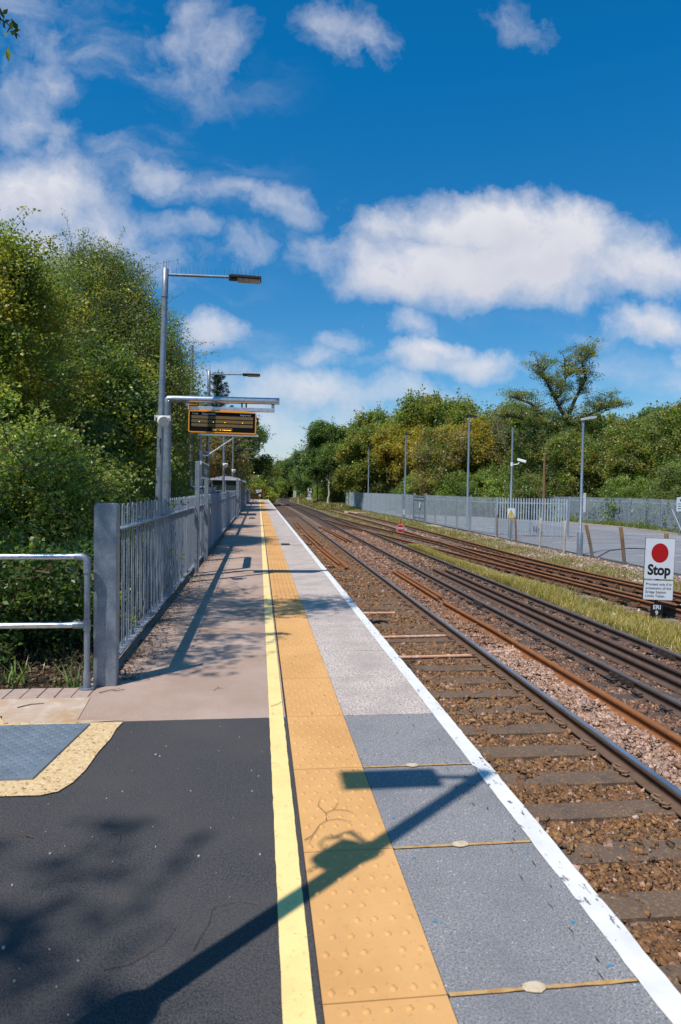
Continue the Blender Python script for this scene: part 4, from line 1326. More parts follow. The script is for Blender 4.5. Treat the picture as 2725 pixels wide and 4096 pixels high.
b.tube([(.18, -.036, 1.15), (.18, -.036, 1.22)], .018, 6, 2).disc((.18, -.037, 1.245), X_ax, Z_ax, .018, 10, 2)
b.add([(.105, -.038, 1.265), (.12, -.038, 1.28), (.255, -.038, 1.145), (.24, -.038, 1.13)], [(0, 1, 2, 3)], 1)
tag(b.build('warning_sign', [sign_white, sign_red, sign_black], loc=(0, 92.15, 0)), 'white and red do not cross sign on the platform end barrier', 'sign')
b = MB().disc((.12, -.03, .56), X_ax, Z_ax, .15, 24, 0).disc((.12, -.032, .56), X_ax, Z_ax, .10, 24, 1).box(.10, .14, -.035, -.033, .47, .65, 0)
tag(b.build('round_sign', [sign_white, mat('dull_brown_plate', (.12, .08, .06), .7)], loc=(0, 92.15, 0)), 'round white ringed sign low on the platform end barrier', 'sign')

# ================================================================== SIGNS BY THE TRACKS
t = thing('stop_board', 'white Stop board with red disc and ERI 9 plate standing in the grass', 'signal board', (8.345, 12.97, 0))
t.rotation_euler = (0, R_(1.2), R_(-8))
MB().tube([(0, .05, -1.4), (0, .05, .5)], .034, 12).build('post', dark_steel, t)
b = MB().box(-.312, .312, -.008, 0, -.245, .622, 1).box(-.305, .305, -.012, -.008, -.238, .615, 0)
b.disc((0, -.0128, .31), X_ax, Z_ax, .178, 40, 2, ry=.205)
b.text('Stop', .30, (0, -.0128, -.055), X_ax, Z_ax, 3, 'CENTER', .012, .86)
b.build('stop_panel', [sign_white, sign_black, sign_red, sign_black], t, fixn=False)
b = MB().box(-.315, .318, -.010, -.002, -.685, -.262, 1).box(-.302, .310, -.014, -.010, -.675, -.27, 0)
for k, s_ in enumerate(('Proceed only if in', 'possession of the', 'Eridge Station', 'Limits Token')):
    b.text(s_, .076, (-.262, -.0147, -.35 - .083 * k), X_ax, Z_ax, 1, 'LEFT', .0012)
b.build('instruction_panel', [sign_white, sign_black], t, fixn=False)
b = MB().box(-.135, .125, -.010, .0, -1.03, -.755, 0)
b.text('ERI', .125, (-.002, -.0108, -.835), X_ax, Z_ax, 1, 'CENTER', .003)
b.text('9', .125, (-.002, -.0108, -.955), X_ax, Z_ax, 1, 'CENTER', .003)
b.build('number_plate', [sign_black, sign_white], t, fixn=False)

t = thing('stop_board', 'distant white Stop board with red disc in front of the trees past the palisade', 'signal board', (7.55, 100, 0.03))
t.scale = (.68, .68, .78)
t.rotation_euler = (0, R_(1), R_(-4))
MB().tube([(0, .05, -.6), (0, .05, 1.9)], .05, 8).build('post', dark_steel, t)
b = MB().box(-.42, .42, -.01, 0, 1.02, 2.06, 0)
b.disc((0, -.0128, 1.70), X_ax, Z_ax, .225, 28, 1)
b.text('Stop', .36, (0, -.0128, 1.24), X_ax, Z_ax, 2, 'CENTER', .014, .92)
b.build('stop_panel', [sign_white, sign_red, sign_black], t, fixn=False)
b = MB().box(-.42, .40, -.012, -.002, .50, 1.0, 0)
for k in range(4): b.box(-.33, .3 - .1 * (k % 2), -.0128, -.012, .58 + .1 * k, .61 + .1 * k, 1)
b.build('instruction_panel', [sign_white, mat('faint_print', (.15, .16, .22), .5)], t, fixn=False)
b = MB().box(-.5, .46, -.012, 0, -.12, .33, 0).box(-.42, .38, -.0128, -.012, .0, .06, 1).box(-.42, .38, -.0128, -.012, .12, .18, 1)
b.build('lower_panel', [sign_white, mat('blue_grey_print', (.3, .32, .42), .5)], t, fixn=False)

t = thing('stop_octagon', 'small red octagonal STOP sign on a red stick between the tracks', 'sign', (8.3, 38.4, -1.1))
t.rotation_euler = (0, R_(1.5), R_(-12))
MB().tube([(0, .03, -.2), (0, .03, .98)], .022, 8).build('stick', mat('red_stick', (.45, .035, .012), .6), t)
oc = [(.255 * math.cos(PI / 8 + PI / 4 * i), .255 * math.sin(PI / 8 + PI / 4 * i)) for i in range(8)]
b = MB().prism(oc, (0, 0, .40), X_ax, Z_ax, .012, 1).prism([(x * .93, y * .93) for x, y in oc], (0, -.004, .40), X_ax, Z_ax, .002, 0)
b.text('STOP', .15, (0, -.0065, .40), X_ax, Z_ax, 1, 'CENTER', .006, 1.02)
b.build('plate', [oct_red, sign_white], t, fixn=False)

t = thing('lineside_sign', 'small pale double sign on a post beyond the platform end at the bend', 'sign', (8.0, 150, -1.1))
MB().tube([(0, 0, -.3), (0, 0, 2.1)], .06, 6).build('post', dark_steel, t)
MB().box(-.33, -.02, -.05, -.03, .6, 2.2).box(.02, .33, -.05, -.03, .6, 2.2).build('plate', mat('pale_green_sign', (.42, .50, .44), .6), t)
b = MB(); rs = np.random.default_rng(4)
bm = bmesh.new(); bmesh.ops.create_icosphere(bm, subdivisions=2, radius=1)
for v in bm.verts: v.co = Vector((v.co.x * .75, v.co.y * .5, max(v.co.z, -.3) * .42)) * (1 + rs.normal(0, .08))
me = bpy.data.meshes.new('bag'); bm.to_mesh(me); bm.free(); me.materials.append(mat('pale_sack', (.62, .62, .70), .7))
tag(link('bag', me, loc=(8.95, 150, -.7)), 'pale lumpy sack lying beside the small sign at the bend', 'sack')
tag(MB().tube([(0, 0, -.5), (-.18, 0, 3.6)], .08, 8).build('rusty_pole', mat('red_brown_pole', (.20, .07, .05), .8), loc=(8.95, 101.5, -.3)), 'red brown pole leaning beside the distant Stop board', 'pole')
tag(MB().box(-.1, .1, -.1, .1, -.4, .95).build('marker_post', post_conc, loc=(6.9, 118, -1.0)), 'short pale marker post left of the distant Stop board', 'post')

# ================================================================== PALISADE FENCES
def pale_mb(L, hgt, pitch=.148, w_=.082):
    b = MB()
    k = int(L / pitch)
    for i in range(k):
        x = (i + .5) * L / k
        w2 = w_ / 2
        for (xa, xb, ya, yb) in ((x - w2, x - w2 * .4, .014, 0), (x - w2 * .4, x + w2 * .4, 0, 0), (x + w2 * .4, x + w2, 0, .014)):
            b.add([(xa, ya - .03, .04), (xb, yb - .03, .04), (xb, yb - .03, hgt - .07), (xa, ya - .03, hgt - .07)], [(0, 1, 2, 3)])
        # three-point head
        b.add([(x - w2, -.016, hgt - .07), (x - w2 * .4, -.03, hgt - .07), (x - w2 * .55, -.036, hgt - .015)], [(0, 1, 2)])
        b.add([(x - w2 * .4, -.03, hgt - .07), (x + w2 * .4, -.03, hgt - .07), (x, -.03, hgt)], [(0, 1, 2)])
        b.add([(x + w2 * .4, -.03, hgt - .07), (x + w2, -.016, hgt - .07), (x + w2 * .55, -.036, hgt - .015)], [(0, 1, 2)])
    for z in (.34, hgt - .36):
        b.box(0, L, -.012, .03, z, z + .055)
    return b


def palisade(name, label, pts, hgt, z0, L=2.75, group=None, skip=()):
    t = thing(name, label, 'fence', (pts[0][0], pts[0][1], z0), 0, group)
    o0 = Vector((pts[0][0], pts[0][1], 0))
    proto = {}
    pt0 = None
    cnt = 0
    for (a, c) in zip(pts[:-1], pts[1:]):
        a_, c_ = Vector((*a, 0)), Vector((*c, 0))
        d_ = c_ - a_; n_ = max(1, round(d_.length / L)); l_ = d_.length / n_
        ang = math.atan2(d_.y, d_.x)
        key = round(l_, 2)
        for k in range(n_):
            p = a_ + d_ * (k / n_) - o0
            if key not in proto:
                proto[key] = pale_mb(l_, hgt).build('panel', pal_steel, t, fixn=False); o = proto[key]
            else:
                o = proto[key].copy(); COL.objects.link(o); o.parent = t
            o.location = p; o.rotation_euler = (0, 0, ang)
            if pt0 is None:
                pt0 = MB().box(-.05, .05, .0, .06, -.3, hgt - .02).box(-.055, .055, -.035, 0, -.3, hgt - .04).build('post', galv_dull, t); o = pt0
            else:
                o = pt0.copy(); COL.objects.link(o); o.parent = t
            o.location = p; o.rotation_euler = (0, 0, ang)
            cnt += 1
    o = pt0.copy(); COL.objects.link(o); o.parent = t; o.location = Vector((*pts[-1], 0)) - o0
    return t


palisade('palisade_fence', 'grey steel palisade fence beside the sidings, turning at its near corner', [(12.75, 98), (13.35, 78), (13.55, 62.0)], 2.28, -1.06)
palisade('palisade_fence', 'grey steel palisade fence between the gate and the near corner by the warning sign', [(13.62, 53.2), (13.7, 42), (14.25, 38.7), (17.95, 36.9)], 2.3, -1.06)
palisade('palisade_fence', 'ivy flecked steel palisade fence along the far side of the car park', [(26.2, 64.5), (27.6, 56.5), (28.4, 48.2), (27.5, 38.5), (28.5, 20)], 2.28, -1.02)
palisade('palisade_fence', 'short stretch of palisade fence between the two gateways', [(13.56, 60.6), (13.58, 57.4)], 2.28, -1.06, 1.6)
# gates
t = thing('palisade_gate', 'double palisade gate with white notice between heavy posts', 'gate', (13.6, 53.3, -1.06))
for y in (0, 4.0):
    MB().box(-.1, .1, y - .1, y + .1, -.3, 2.4).build('post', galv, t)
g_ = pale_mb(1.85, 2.2).build('gate_leaf', pal_steel, t, fixn=False); g_.location = (0, .12, 0); g_.rotation_euler = (0, 0, PI / 2)
o = g_.copy(); COL.objects.link(o); o.parent = t; o.location = (0, 2.05, 0)
for y in (.12, 2.05):
    MB().box(-.03, .03, y, y + .06, .1, 2.2).box(-.03, .03, y + 1.8, y + 1.86, .1, 2.2).box(-.028, .028, y + .06, y + 1.8, 2.1, 2.16).build('gate_frame', galv_dull, t)
MB().box(-.07, -.04, 1.7, 2.0, 1.15, 1.6).build('notice', sign_white, t)
t = thing('palisade_gate', 'narrow open barred gap in the palisade fence with a low white panel', 'gate', (13.56, 60.7, -1.06))
MB().box(-.05, .05, -.05, .05, -.2, 2.3).build('post', galv_dull, t)
MB().box(-.05, .05, 1.15, 1.25, -.2, 2.3).build('post', galv_dull, t)
b = MB()
for k in range(5): b.box(-.02, .02, .12 + k * .22, .15 + k * .22, .1, 2.25)
b.box(-.02, .02, 0, 1.2, 1.9, 1.96).build('bars', galv_dull, t)
MB().box(-.02, .0, .1, 1.1, .3, .8).build('low_panel', sign_white, t)

# warning sign and post by the corner
t = thing('warning_sign', 'yellow warning triangle sign hung on the palisade fence near its corner', 'sign', (13.42, 34.2, .0))
t.rotation_euler = (0, 0, R_(-15))
b = MB().box(-.19, .19, -.02, 0, .20, .68, 0)
b.prism([(-.165, .245), (.165, .245), (0, .60)], (0, -.0205, 0), X_ax, Z_ax, -.002, 1)
b.prism([(-.125, .268), (.125, .268), (0, .545)], (0, -.0235, 0), X_ax, Z_ax, -.002, 2)
b.text('!', .20, (0, -.0275, .368), X_ax, Z_ax, 1, 'CENTER', .008)
b.build('triangle_panel', [sign_white, sign_black, sign_yellow], t, fixn=False)
MB().box(-.12, .16, -.018, 0, .06, .195).build('lower_panel', mat('tan_panel', (.42, .23, .07), .6), t)
MB().tube([(0, .03, -1.2), (0, .03, .6)], .03, 8).build('post', galv, t)

# chain link fence with leaning posts
t = thing('chain_link_fence', 'low chain link fence on concrete and timber posts beside the car park', 'fence', (13.4, 0, 0))
def cpost(x, y, hgt, m, lx=0.0, r=.055, name='post'):
    MB().tube([(x - 13.4, y, -1.35), (x - 13.4 + lx * .5, y, -1.10 + hgt * .5), (x - 13.4 + lx, y, -1.10 + hgt - .03), (x - 13.4 + lx, y, -1.10 + hgt)], [r, r, r, r * .7], 8).build(name, m, t)
cpost(13.55, 36.6, 1.35, post_wood, 0)
cpost(13.28, 33.0, 1.35, post_wood, -.1)
cpost(13.3, 30.2, 1.42, post_conc, .05)
cpost(13.05, 27.15, 1.45, post_conc, .05)
cpost(13.75, 25.9, 1.35, post_wood, -.36, .068)
cpost(13.52, 23.1, 1.42, post_wood, -.22, .068)
cpost(13.45, 20.4, 1.36, post_wood, -.1, .068)
cpost(13.45, 17.5, 1.36, post_wood, -.1, .06)
b = MB()
PTS = [(13.45, 36.6), (13.25, 33.0), (13.32, 30.2), (13.1, 27.15), (13.55, 25.9), (13.4, 23.1), (13.4, 20.4), (13.4, 17.5), (13.4, 12)]
for (p, q) in zip(PTS[:-1], PTS[1:]):
    L = math.hypot(q[0] - p[0], q[1] - p[1])
    hh = 1.12
    n_ = int((L + hh) / .055)
    for k in range(n_):
        for sg in (0, 1):
            s0 = -hh + k * .055; s1 = s0 + hh
            za, zb = 0.0, hh
            if s0 < 0: za = -s0; sa = 0
            else: sa = s0
            if s1 > L: zb = L - s0; sb = L
            else: sb = s1
            if sb - sa < .02: continue
            if sg: ta, tb = 1 - sa / L, 1 - sb / L
            else: ta, tb = sa / L, sb / L
            pa = (p[0] + (q[0] - p[0]) * ta - 13.4, p[1] + (q[1] - p[1]) * ta, -1.06 + za)
            pb = (p[0] + (q[0] - p[0]) * tb - 13.4, p[1] + (q[1] - p[1]) * tb, -1.06 + zb)
            b.tube([pa, pb], .002, 3, caps=False)
    for z in (.05, .6, 1.12):
        b.tube([(p[0] - 13.4, p[1], -1.06 + z), ((p[0] + q[0]) / 2 - 13.4, (p[1] + q[1]) / 2, -1.09 + z), (q[0] - 13.4, q[1], -1.06 + z)], .0022, 3, caps=False)
b.build('wire_mesh', wire_m, t, fixn=False)
t2 = tag(MB().tube([(0, 0, -1.1), (-.9, .3, 1.05)], .018, 6).build('loose_rod', sign_white, loc=(14.55, 20.3, 0)), 'thin pale rod leaning behind the Stop board against the wire fence', 'rod')
tag(MB().tube([(0, 0, 0), (.6, .2, .25), (1.5, .3, .33), (2.6, .3, .30)], .03, 6).build('black_hose', black, loc=(13.8, 25.6, -1.05)), 'black hose lying on the car park beside the brown leaning post', 'hose')

# car park columns
def park_column(loc, zt, label, rb=.06, base=.11):
    t = thing('car_park_lamp', label, 'lamp post', loc, 0, 'slim lamp columns of the car park')
    MB().tube([(0, 0, -.3), (0, 0, .95), (0, 0, 1.02), (0, 0, zt)], [base, base, rb, rb * .82], 12).build('column', galv, t)
    MB().box(-.04, .04, -base - .004, -base + .02, .45, .75).build('hatch', galv_dull, t)
    return t
t = park_column((13.50, 26.6, -1.10), 5.78, 'grey lamp column with a flat overhanging lantern and parking notice', .062, .125)
b = MB()
prof = [(-.08, 5.70), (-.06, 5.78), (.2, 5.86), (.52, 5.90), (.56, 5.86), (.5, 5.80), (.05, 5.72)]
b.prism([(x, z) for x, z in prof], (0, -.10, 0), X_ax, Z_ax, .20)
b.build('lantern', mat('pale_grey_lantern', (.45, .47, .50), .5), t, bevel=.015)
MB().box(.09, .11, -.18, .18, 1.85, 2.65).box(0.0, .1, -.02, .02, 2.0, 2.04).box(0.0, .1, -.02, .02, 2.45, 2.49).build('notice', sign_white, t)
t = thing('camera_pole', 'slim grey pole with a white camera beside the palisade fence corner', 'camera pole', (14.1, 36.0, -1.10))
MB().tube([(0, 0, -.3), (0, 0, 1.25), (0, 0, 1.32), (0, 0, 6.18)], [.125, .125, .06, .05], 12).tube([(0, 0, 6.18), (0, 0, 6.27)], .055, 10).build('pole', galv, t)
b = MB().box(-.25, .25, -.09, .09, -.07, .07, 0, Matrix.Rotation(R_(18), 3, 'Y') @ Matrix.Rotation(R_(-25), 3, 'Z'), (0, 0, 0))
o = b.build('camera', white_plastic, t, (.55, -.05, 4.42), bevel=.02)
MB().tube([(0, 0, 4.18), (.35, 0, 4.22), (.42, 0, 4.3), (.45, 0, 4.36)], .03, 8).tube([(0, 0, 4.1), (0, 0, 4.32)], .075, 10).build('bracket', white_plastic, t)
for (x, y, lab) in ((14.95, 46.5, 'slim lamp column with twin floodlights behind the palisade fence, nearest of three'), (14.0, 63, 'slim lamp column with twin floodlights behind the palisade fence, middle of three'), (13.55, 82, 'slim lamp column with twin floodlights behind the palisade fence, farthest of three')):
    t = park_column((x, y, -1.06), 8.05, lab, .085, .12)
    rx = Matrix.Rotation(R_(8), 3, 'Y')
    MB().box(.05, .55, -.18, .18, 7.98, 8.07, 0, rx).build('floodlight', dark_steel, t, bevel=.02)
    MB().box(-.3, -.02, .0, .36, 8.02, 8.12, 0, Matrix.Rotation(R_(-18), 3, 'Y')).build('floodlight', dark_steel, t, bevel=.02)
    MB().box(-.08, .08, -.08, .08, 7.95, 8.16).build('bracket', dark_steel, t)
t = thing('parking_sign', 'white parking notice on a post at the right edge before the ivy flecked fence', 'sign', (26.75, 39.5, -1.06))
MB().tube([(0, 0, -.2), (0, 0, 2.5)], .04, 8).build('post', galv, t)
b = MB().box(-.3, .3, -.06, -.045, 1.55, 2.45, 0)
for z in (1.7, 1.85, 2.0): b.box(-.22, .2, -.0625, -.06, z, z + .05, 1)
b.disc((0, -.0625, 2.26), X_ax, Z_ax, .1, 16, 1)
b.build('board', [sign_white, mat('green_print', (.05, .16, .12), .5)], t, fixn=False)
t = thing('utility_pole', 'bare brown timber pole in front of the trees behind the car park', 'pole', (26.3, 59.0, -1.1))
MB().tube([(0, 0, -.3), (-.05, 0, 6.3)], [.15, .11], 10).build('pole', post_wood, t)
MB().box(-.17, .12, -.13, .13, 6.2, 6.3).build('cap', post_conc, t)
t = thing('utility_pole', 'grey timber pole among the trees carrying the overhead wires', 'pole', (15.1, 106, -1.0))
MB().tube([(0, 0, -.3), (0, 0, 9.2)], [.16, .12], 8).build('pole', bark_m, t)
MB().box(-.6, .6, -.06, .06, 8.7, 8.82).build('crossarm', bark_m, t)
t = thing('overhead_wires', 'pair of thin wires sagging across the line between the trees', 'wires', (0, 106, 0))
for dz, dy in ((0, 0), (-.3, .3)):
    MB().tube([(-6 + 21 * q, dy, 6.2 + 1.6 * q - 1.1 * math.sin(PI * q) + dz) for q in np.linspace(0, 1, 15)], .022, 4).build('wire', cable_m, t)

# odd lumps on the ground
o = MB().box(-.9, .9, -1.3, 1.3, -.08, .16).build('stone_slab', slab_m, loc=(10.7, 72, -1.06), bevel=.05); o.rotation_euler = (0, R_(3), R_(25))
tag(o, 'pinkish slab lying in the grass near the left end of the palisade', 'slab')
o = MB().box(-.5, .5, -1.2, 1.2, -.05, .07).build('stone_slab', post_conc, loc=(12.75, 48.0, -1.08), bevel=.02)
tag(o, 'flat grey slab on the ground before the double palisade gate', 'slab')
t = thing('scrap_heap', 'heap of dark crates and a white plank at the left end of the palisade', 'scrap heap', (11.7, 99.0, -.75))
rs = np.random.default_rng(8)
b = MB()
for k in range(9):
    b.box(-.5, .5, -.03, .03, -.1, .1, 0, Matrix.Rotation(rs.uniform(-.7, .7), 3, 'Y') @ Matrix.Rotation(rs.uniform(0, 3), 3, 'Z'), (0, 0, 0))
    off = np.array([rs.uniform(-.8, .8), rs.uniform(-.5, .5), rs.uniform(.2, 1.3)])
    for q in range(8): b.v[-1 - q] = tuple(np.array(b.v[-1 - q]) + off)
b.box(-1.0, -.9, 0, .1, 0, 1.5).box(.9, 1.0, 0, .1, 0, 1.5).box(-1, 1, 0, .1, 1.0, 1.1).box(-1, 1, 0, .1, 1.45, 1.52)
b.build('timber', bark_dk, t)
MB().box(-1.1, 1.0, -.4, -.3, -.05, .16, 0, Matrix.Rotation(R_(5), 3, 'Y')).build('white_plank', sign_white, t)

# ================================================================== VEGETATION
GREEN = [(0.157, 0.244, 0.052), (0.130, 0.202, 0.046), (0.211, 0.286, 0.068), (0.103, 0.164, 0.042)]
YELLOW = [(0.314, 0.313, 0.054), (0.378, 0.323, 0.057), (0.238, 0.281, 0.052), (0.162, 0.217, 0.046)]
OLIVE = [(0.260, 0.270, 0.062), (0.200, 0.223, 0.057), (0.314, 0.281, 0.068), (0.141, 0.175, 0.048)]
GREYG = [(0.233, 0.270, 0.120), (0.184, 0.223, 0.099), (0.292, 0.323, 0.168), (0.135, 0.175, 0.078)]
DARKG = [(0.092, 0.159, 0.068), (0.076, 0.133, 0.058), (0.125, 0.202, 0.078), (0.152, 0.233, 0.084)]
BROWN = [(0.281, 0.212, 0.104), (0.227, 0.180, 0.094), (0.206, 0.202, 0.089), (0.346, 0.260, 0.136)]
GOLD = [(0.411, 0.302, 0.047), (0.346, 0.270, 0.047), (0.238, 0.249, 0.048), (0.454, 0.323, 0.052)]
BRIGHT = [(0.276, 0.355, 0.094), (0.335, 0.392, 0.115), (0.216, 0.297, 0.081), (0.141, 0.202, 0.060)]
FIR = [(.020, .046, .022), (.030, .060, .028), (.016, .038, .020)]


def unit(r, n):
    v = r.normal(0, 1, (n, 3))
    return v / np.linalg.norm(v, axis=1, keepdims=True)


def tips_in(r, ells, n, shell=.45):
    w_ = np.array([(e[3] * e[4] * e[5]) ** .66 for e in ells]); w_ /= w_.sum()
    k = r.choice(len(ells), n, p=w_)
    E = np.array(ells)[k]
    d = unit(r, n)
    rad = shell + (1 - shell) * r.random(n) ** .6
    return E[:, :3] + d * E[:, 3:6] * rad[:, None]


def leaf_quads(r, C, rad, per, size, aspect, pal, flat=.7, upb=.5, droop=0.0, clump_var=.36, leaf_var=.18):
    """leaf blades scattered in clumps round the points C"""
    n = len(C)
    pal = np.array(pal)
    cc = pal[r.integers(0, len(pal), n)] * r.uniform(1 - clump_var, 1 + clump_var, (n, 1))
    ball = unit(r, n * per) * (r.random((n * per, 1)) ** .42) * 1.75
    P = np.repeat(C, per, 0) + ball * np.repeat(np.broadcast_to(np.asarray(rad, float).reshape(-1, 1), (n, 1)), per, 0) * np.array([1, 1, flat])
    m = n * per
    col = np.repeat(cc, per, 0) * r.uniform(1 - leaf_var, 1 + leaf_var, (m, 1))
    alt = r.random(m) < .07
    col[alt] = pal[r.integers(0, len(pal), alt.sum())]
    nrm = unit(r, m) + np.array([0, 0, upb]); nrm /= np.linalg.norm(nrm, axis=1, keepdims=True)
    a = np.cross(nrm, unit(r, m)); a /= np.linalg.norm(a, axis=1, keepdims=True)
    if droop:
        a[:, 2] -= droop; a /= np.linalg.norm(a, axis=1, keepdims=True)
    b = np.cross(nrm, a)
    s = size * r.uniform(.6, 1.3, (m, 1))
    L, Wd = a * s, b * s * aspect
    cup = nrm * s * .12
    V = np.stack([P - L * .5, P + Wd * .5 - L * .05 + cup, P + L * .5, P - Wd * .5 - L * .05 + cup], 1).reshape(-1, 3)
    F = np.arange(m * 4).reshape(-1, 4)
    return V, F, col


def limbs(b, r, base, top, tips, r0, wob=.25, nl=24, m=0, thin=.35, start=.25):
    """trunk from base to top, limbs to a choice of tips"""
    base, top = np.array(base, float), np.array(top, float)
    N = 7
    tr = [base + (top - base) * (i / N) + (r.normal(0, wob, 3) * np.array([1, 1, .2]) if 0 < i else 0) for i in range(N + 1)]
    rad = [r0 * (1 - .8 * i / N) * (1.35 if i == 0 else 1) for i in range(N + 1)]
    b.tube(tr, rad, 9, m)
    idx = r.choice(len(tips), min(nl, len(tips)), replace=False)
    for q in idx:
        t = tips[q]
        f = np.clip((t[2] - base[2]) / max(top[2] - base[2], .1) * .75 - .1 + r.normal(0, .08), start, .97)
        i = min(int(f * N), N - 1)
        s = tr[i] + (tr[i + 1] - tr[i]) * (f * N - i)
        rs_ = r0 * (1 - .8 * f) * .55
        mid1 = s + (t - s) * .35 + np.array([0, 0, .10]) * np.linalg.norm(t - s) + r.normal(0, .08, 3) * np.linalg.norm(t - s)
        mid2 = s + (t - s) * .7 + np.array([0, 0, .06]) * np.linalg.norm(t - s) + r.normal(0, .06, 3) * np.linalg.norm(t - s)
        b.tube([s, mid1, mid2, t], [rs_, rs_ * .65, rs_ * thin, rs_ * .12 + .004], 5, m, caps=False)
    return tr


def tree(name, label, loc, ells, seed, pal, ntips, per, size, rad, trunk_top=None, r0=.14, bark=None, cat='tree', group=None, aspect=.6, nl=26, shell=.45, flat=.7, extra=None, upb=.9, droop=0, twigs=0, ntr=1, rz=0, gap=0.0, spray=0, spl=.6):
    """ells in local coordinates (x, y, z, rx, ry, rz)"""
    r = np.random.default_rng(seed)
    root = thing(name, label, cat, loc, rz, group)
    T = tips_in(r, ells, ntips, shell)
    if gap:
        keep = nz(T[:, 0] + seed, T[:, 2], gap) + nz(T[:, 1], T[:, 2] + seed, gap * 1.3) > -.55
        T = T[keep]
    T = T[T[:, 2] > .05]
    V, F, col = leaf_quads(r, T, rad * r.uniform(.6, 1.3, len(T)), per, size, aspect, pal, flat, upb, droop)
    b = MB()
    if spray:
        sp_c = []
        for q in r.choice(len(T), spray):
            c0 = np.array(ells)[:, :3].mean(0)
            d = (T[q] - c0) / (np.linalg.norm(T[q] - c0) + 1e-6) + r.normal(0, .45, 3) + np.array([0, 0, .35])
            d /= np.linalg.norm(d)
            L = spl * r.uniform(.6, 1.5)
            p = [T[q] + d * L * f + np.array([0, 0, -.28 * L * f * f]) for f in (0, .35, .7, 1.0)]
            b.tube(p, [.006 + size * .06, .004 + size * .03, .003, .002], 3, caps=False)
            for f in np.linspace(.15, 1.0, 7):
                sp_c.append(T[q] + d * L * f + np.array([0, 0, -.28 * L * f * f]))
        V3, F3, c3 = leaf_quads(r, np.array(sp_c), size * .75, max(3, int(.3 / size)), size, aspect, pal, 1, upb, droop)
        F = np.concatenate([F, F3 + len(V)]); V = np.concatenate([V, V3]); col = np.concatenate([col, c3])
    if extra is not None:
        V2, F2, c2 = extra(r)
        F = np.concatenate([F, F2 + len(V)]); V = np.concatenate([V, V2]); col = np.concatenate([col, c2])
    zt = trunk_top or max(e[2] + e[5] * .5 for e in ells)
    ec = ells[0]
    if ntr == 1:
        limbs(b, r, (0, 0, -.4), (ec[0] * .7, ec[1] * .7, zt), T, r0, .05 * zt * .35, nl)
    else:
        for q in range(ntr):
            a = r.uniform(0, 2 * PI)
            e = ells[q % len(ells)]
            limbs(b, r, (.25 * math.cos(a) + e[0] * .5, .25 * math.sin(a) + e[1] * .5, -.3), (e[0] + r.normal(0, .3), e[1] + r.normal(0, .3), e[2] + e[5] * .6), T, r0, .1, max(3, nl // ntr), start=.15)
    if twigs:
        for q in r.choice(len(T), min(twigs, len(T)), replace=False):
            d = unit(r, 1)[0] * np.array([1, 1, .6]); d[2] = abs(d[2])
            b.tube([T[q] - d * .3, T[q] + d * rad * 1.2 + r.normal(0, .05, 3), T[q] + d * rad * 2.2], [.012, .008, .003], 3, caps=False)
    b.build('trunk', bark or bark_m, root, fixn=False)
    cr = link('crown', np_mesh('crown', V, F, leafm, col), root)
    return root


# ---- left side: the dense belt behind the fence
LGRP = 'trees and shrubs behind the platform fence'
tree('oak_tree', 'tall yellow green oak at the left edge of the picture, highest crown of the belt', (-5.65, 12.6, -.4), [(.35, -.3, 4.3, 2.0, 2.0, 2.0), (1.55, -.7, 5.15, .72, .9, .95), (-1.2, 0, 4.6, 2.2, 2, 2.2), (.9, -.3, 5.75, .6, .8, .65), (1.2, -.5, 3.4, 1.0, 1.2, 1.2)], 21, YELLOW + GREEN[:1], 1500, 150, .064, .26, 5.6, .17, spray=280, spl=1.0, group=LGRP, gap=1.3)
tree('willow_tree', 'large grey green willow like tree, broadest crown of the belt left of the lamp post', (-4.9, 18.2, -.2), [(.3, -.2, 4.3, 2.3, 2.2, 3.35), (1.75, -.7, 4.8, 1.2, 1.4, 1.9), (2.35, -.8, 3.5, .9, 1.3, 2.1), (-1.6, 0, 4.4, 2.2, 2.2, 3.0), (.9, -.6, 6.6, 1.1, 1.2, 1.1)], 22, GREYG + GREEN[:2] + OLIVE[:1], 2200, 190, .060, .30, 6.4, .16, spray=420, spl=1.1, group=LGRP, aspect=.42, droop=.5, twigs=160, ntr=2)
tree('hazel_tree', 'dark green hazel filling the middle of the belt behind the departure gantry', (-3.7, 14.8, -.2), [(.3, 0, 2.6, 1.25, 1.5, 2.3), (1.0, .4, 1.8, .85, 1.3, 1.8), (-1, -.3, 2.2, 1.4, 1.4, 2.0)], 23, GREEN + DARKG[:2] + YELLOW[:1], 560, 140, .085, .30, 3.6, .07, spray=120, spl=0.6, group=LGRP, ntr=3, gap=1.4)
tree('thorn_tree', 'olive crowned tree beside the second lamp post, behind the willow', (-4.35, 24.5, -.2), [(.2, 0, 3.9, 1.6, 2, 2.7), (1.15, -.2, 3.0, 1.0, 1.6, 2.4), (.8, .3, 5.4, 1.0, 1.2, 1.1)], 24, OLIVE + GREEN[:2], 520, 130, .10, .36, 5.6, .12, spray=130, spl=0.8, group=LGRP, twigs=120, ntr=2, gap=1.2)
tree('thorn_tree', 'brown twiggy thicket behind the departure display, thin of leaf', (-4.4, 44.5, -.2), [(.4, 0, 4.0, 2.3, 3.6, 3.1), (2.0, 1.2, 3.0, 1.5, 3.4, 2.6), (0, 2.6, 5.4, 2.4, 2.6, 2.4), (-2.2, -3, 3.6, 2.2, 3, 3)], 25, BROWN + OLIVE[1:2] + BROWN, 800, 110, .13, .44, 4.6, .10, spray=120, spl=0.8, group=LGRP, twigs=260, ntr=4, gap=1.2)
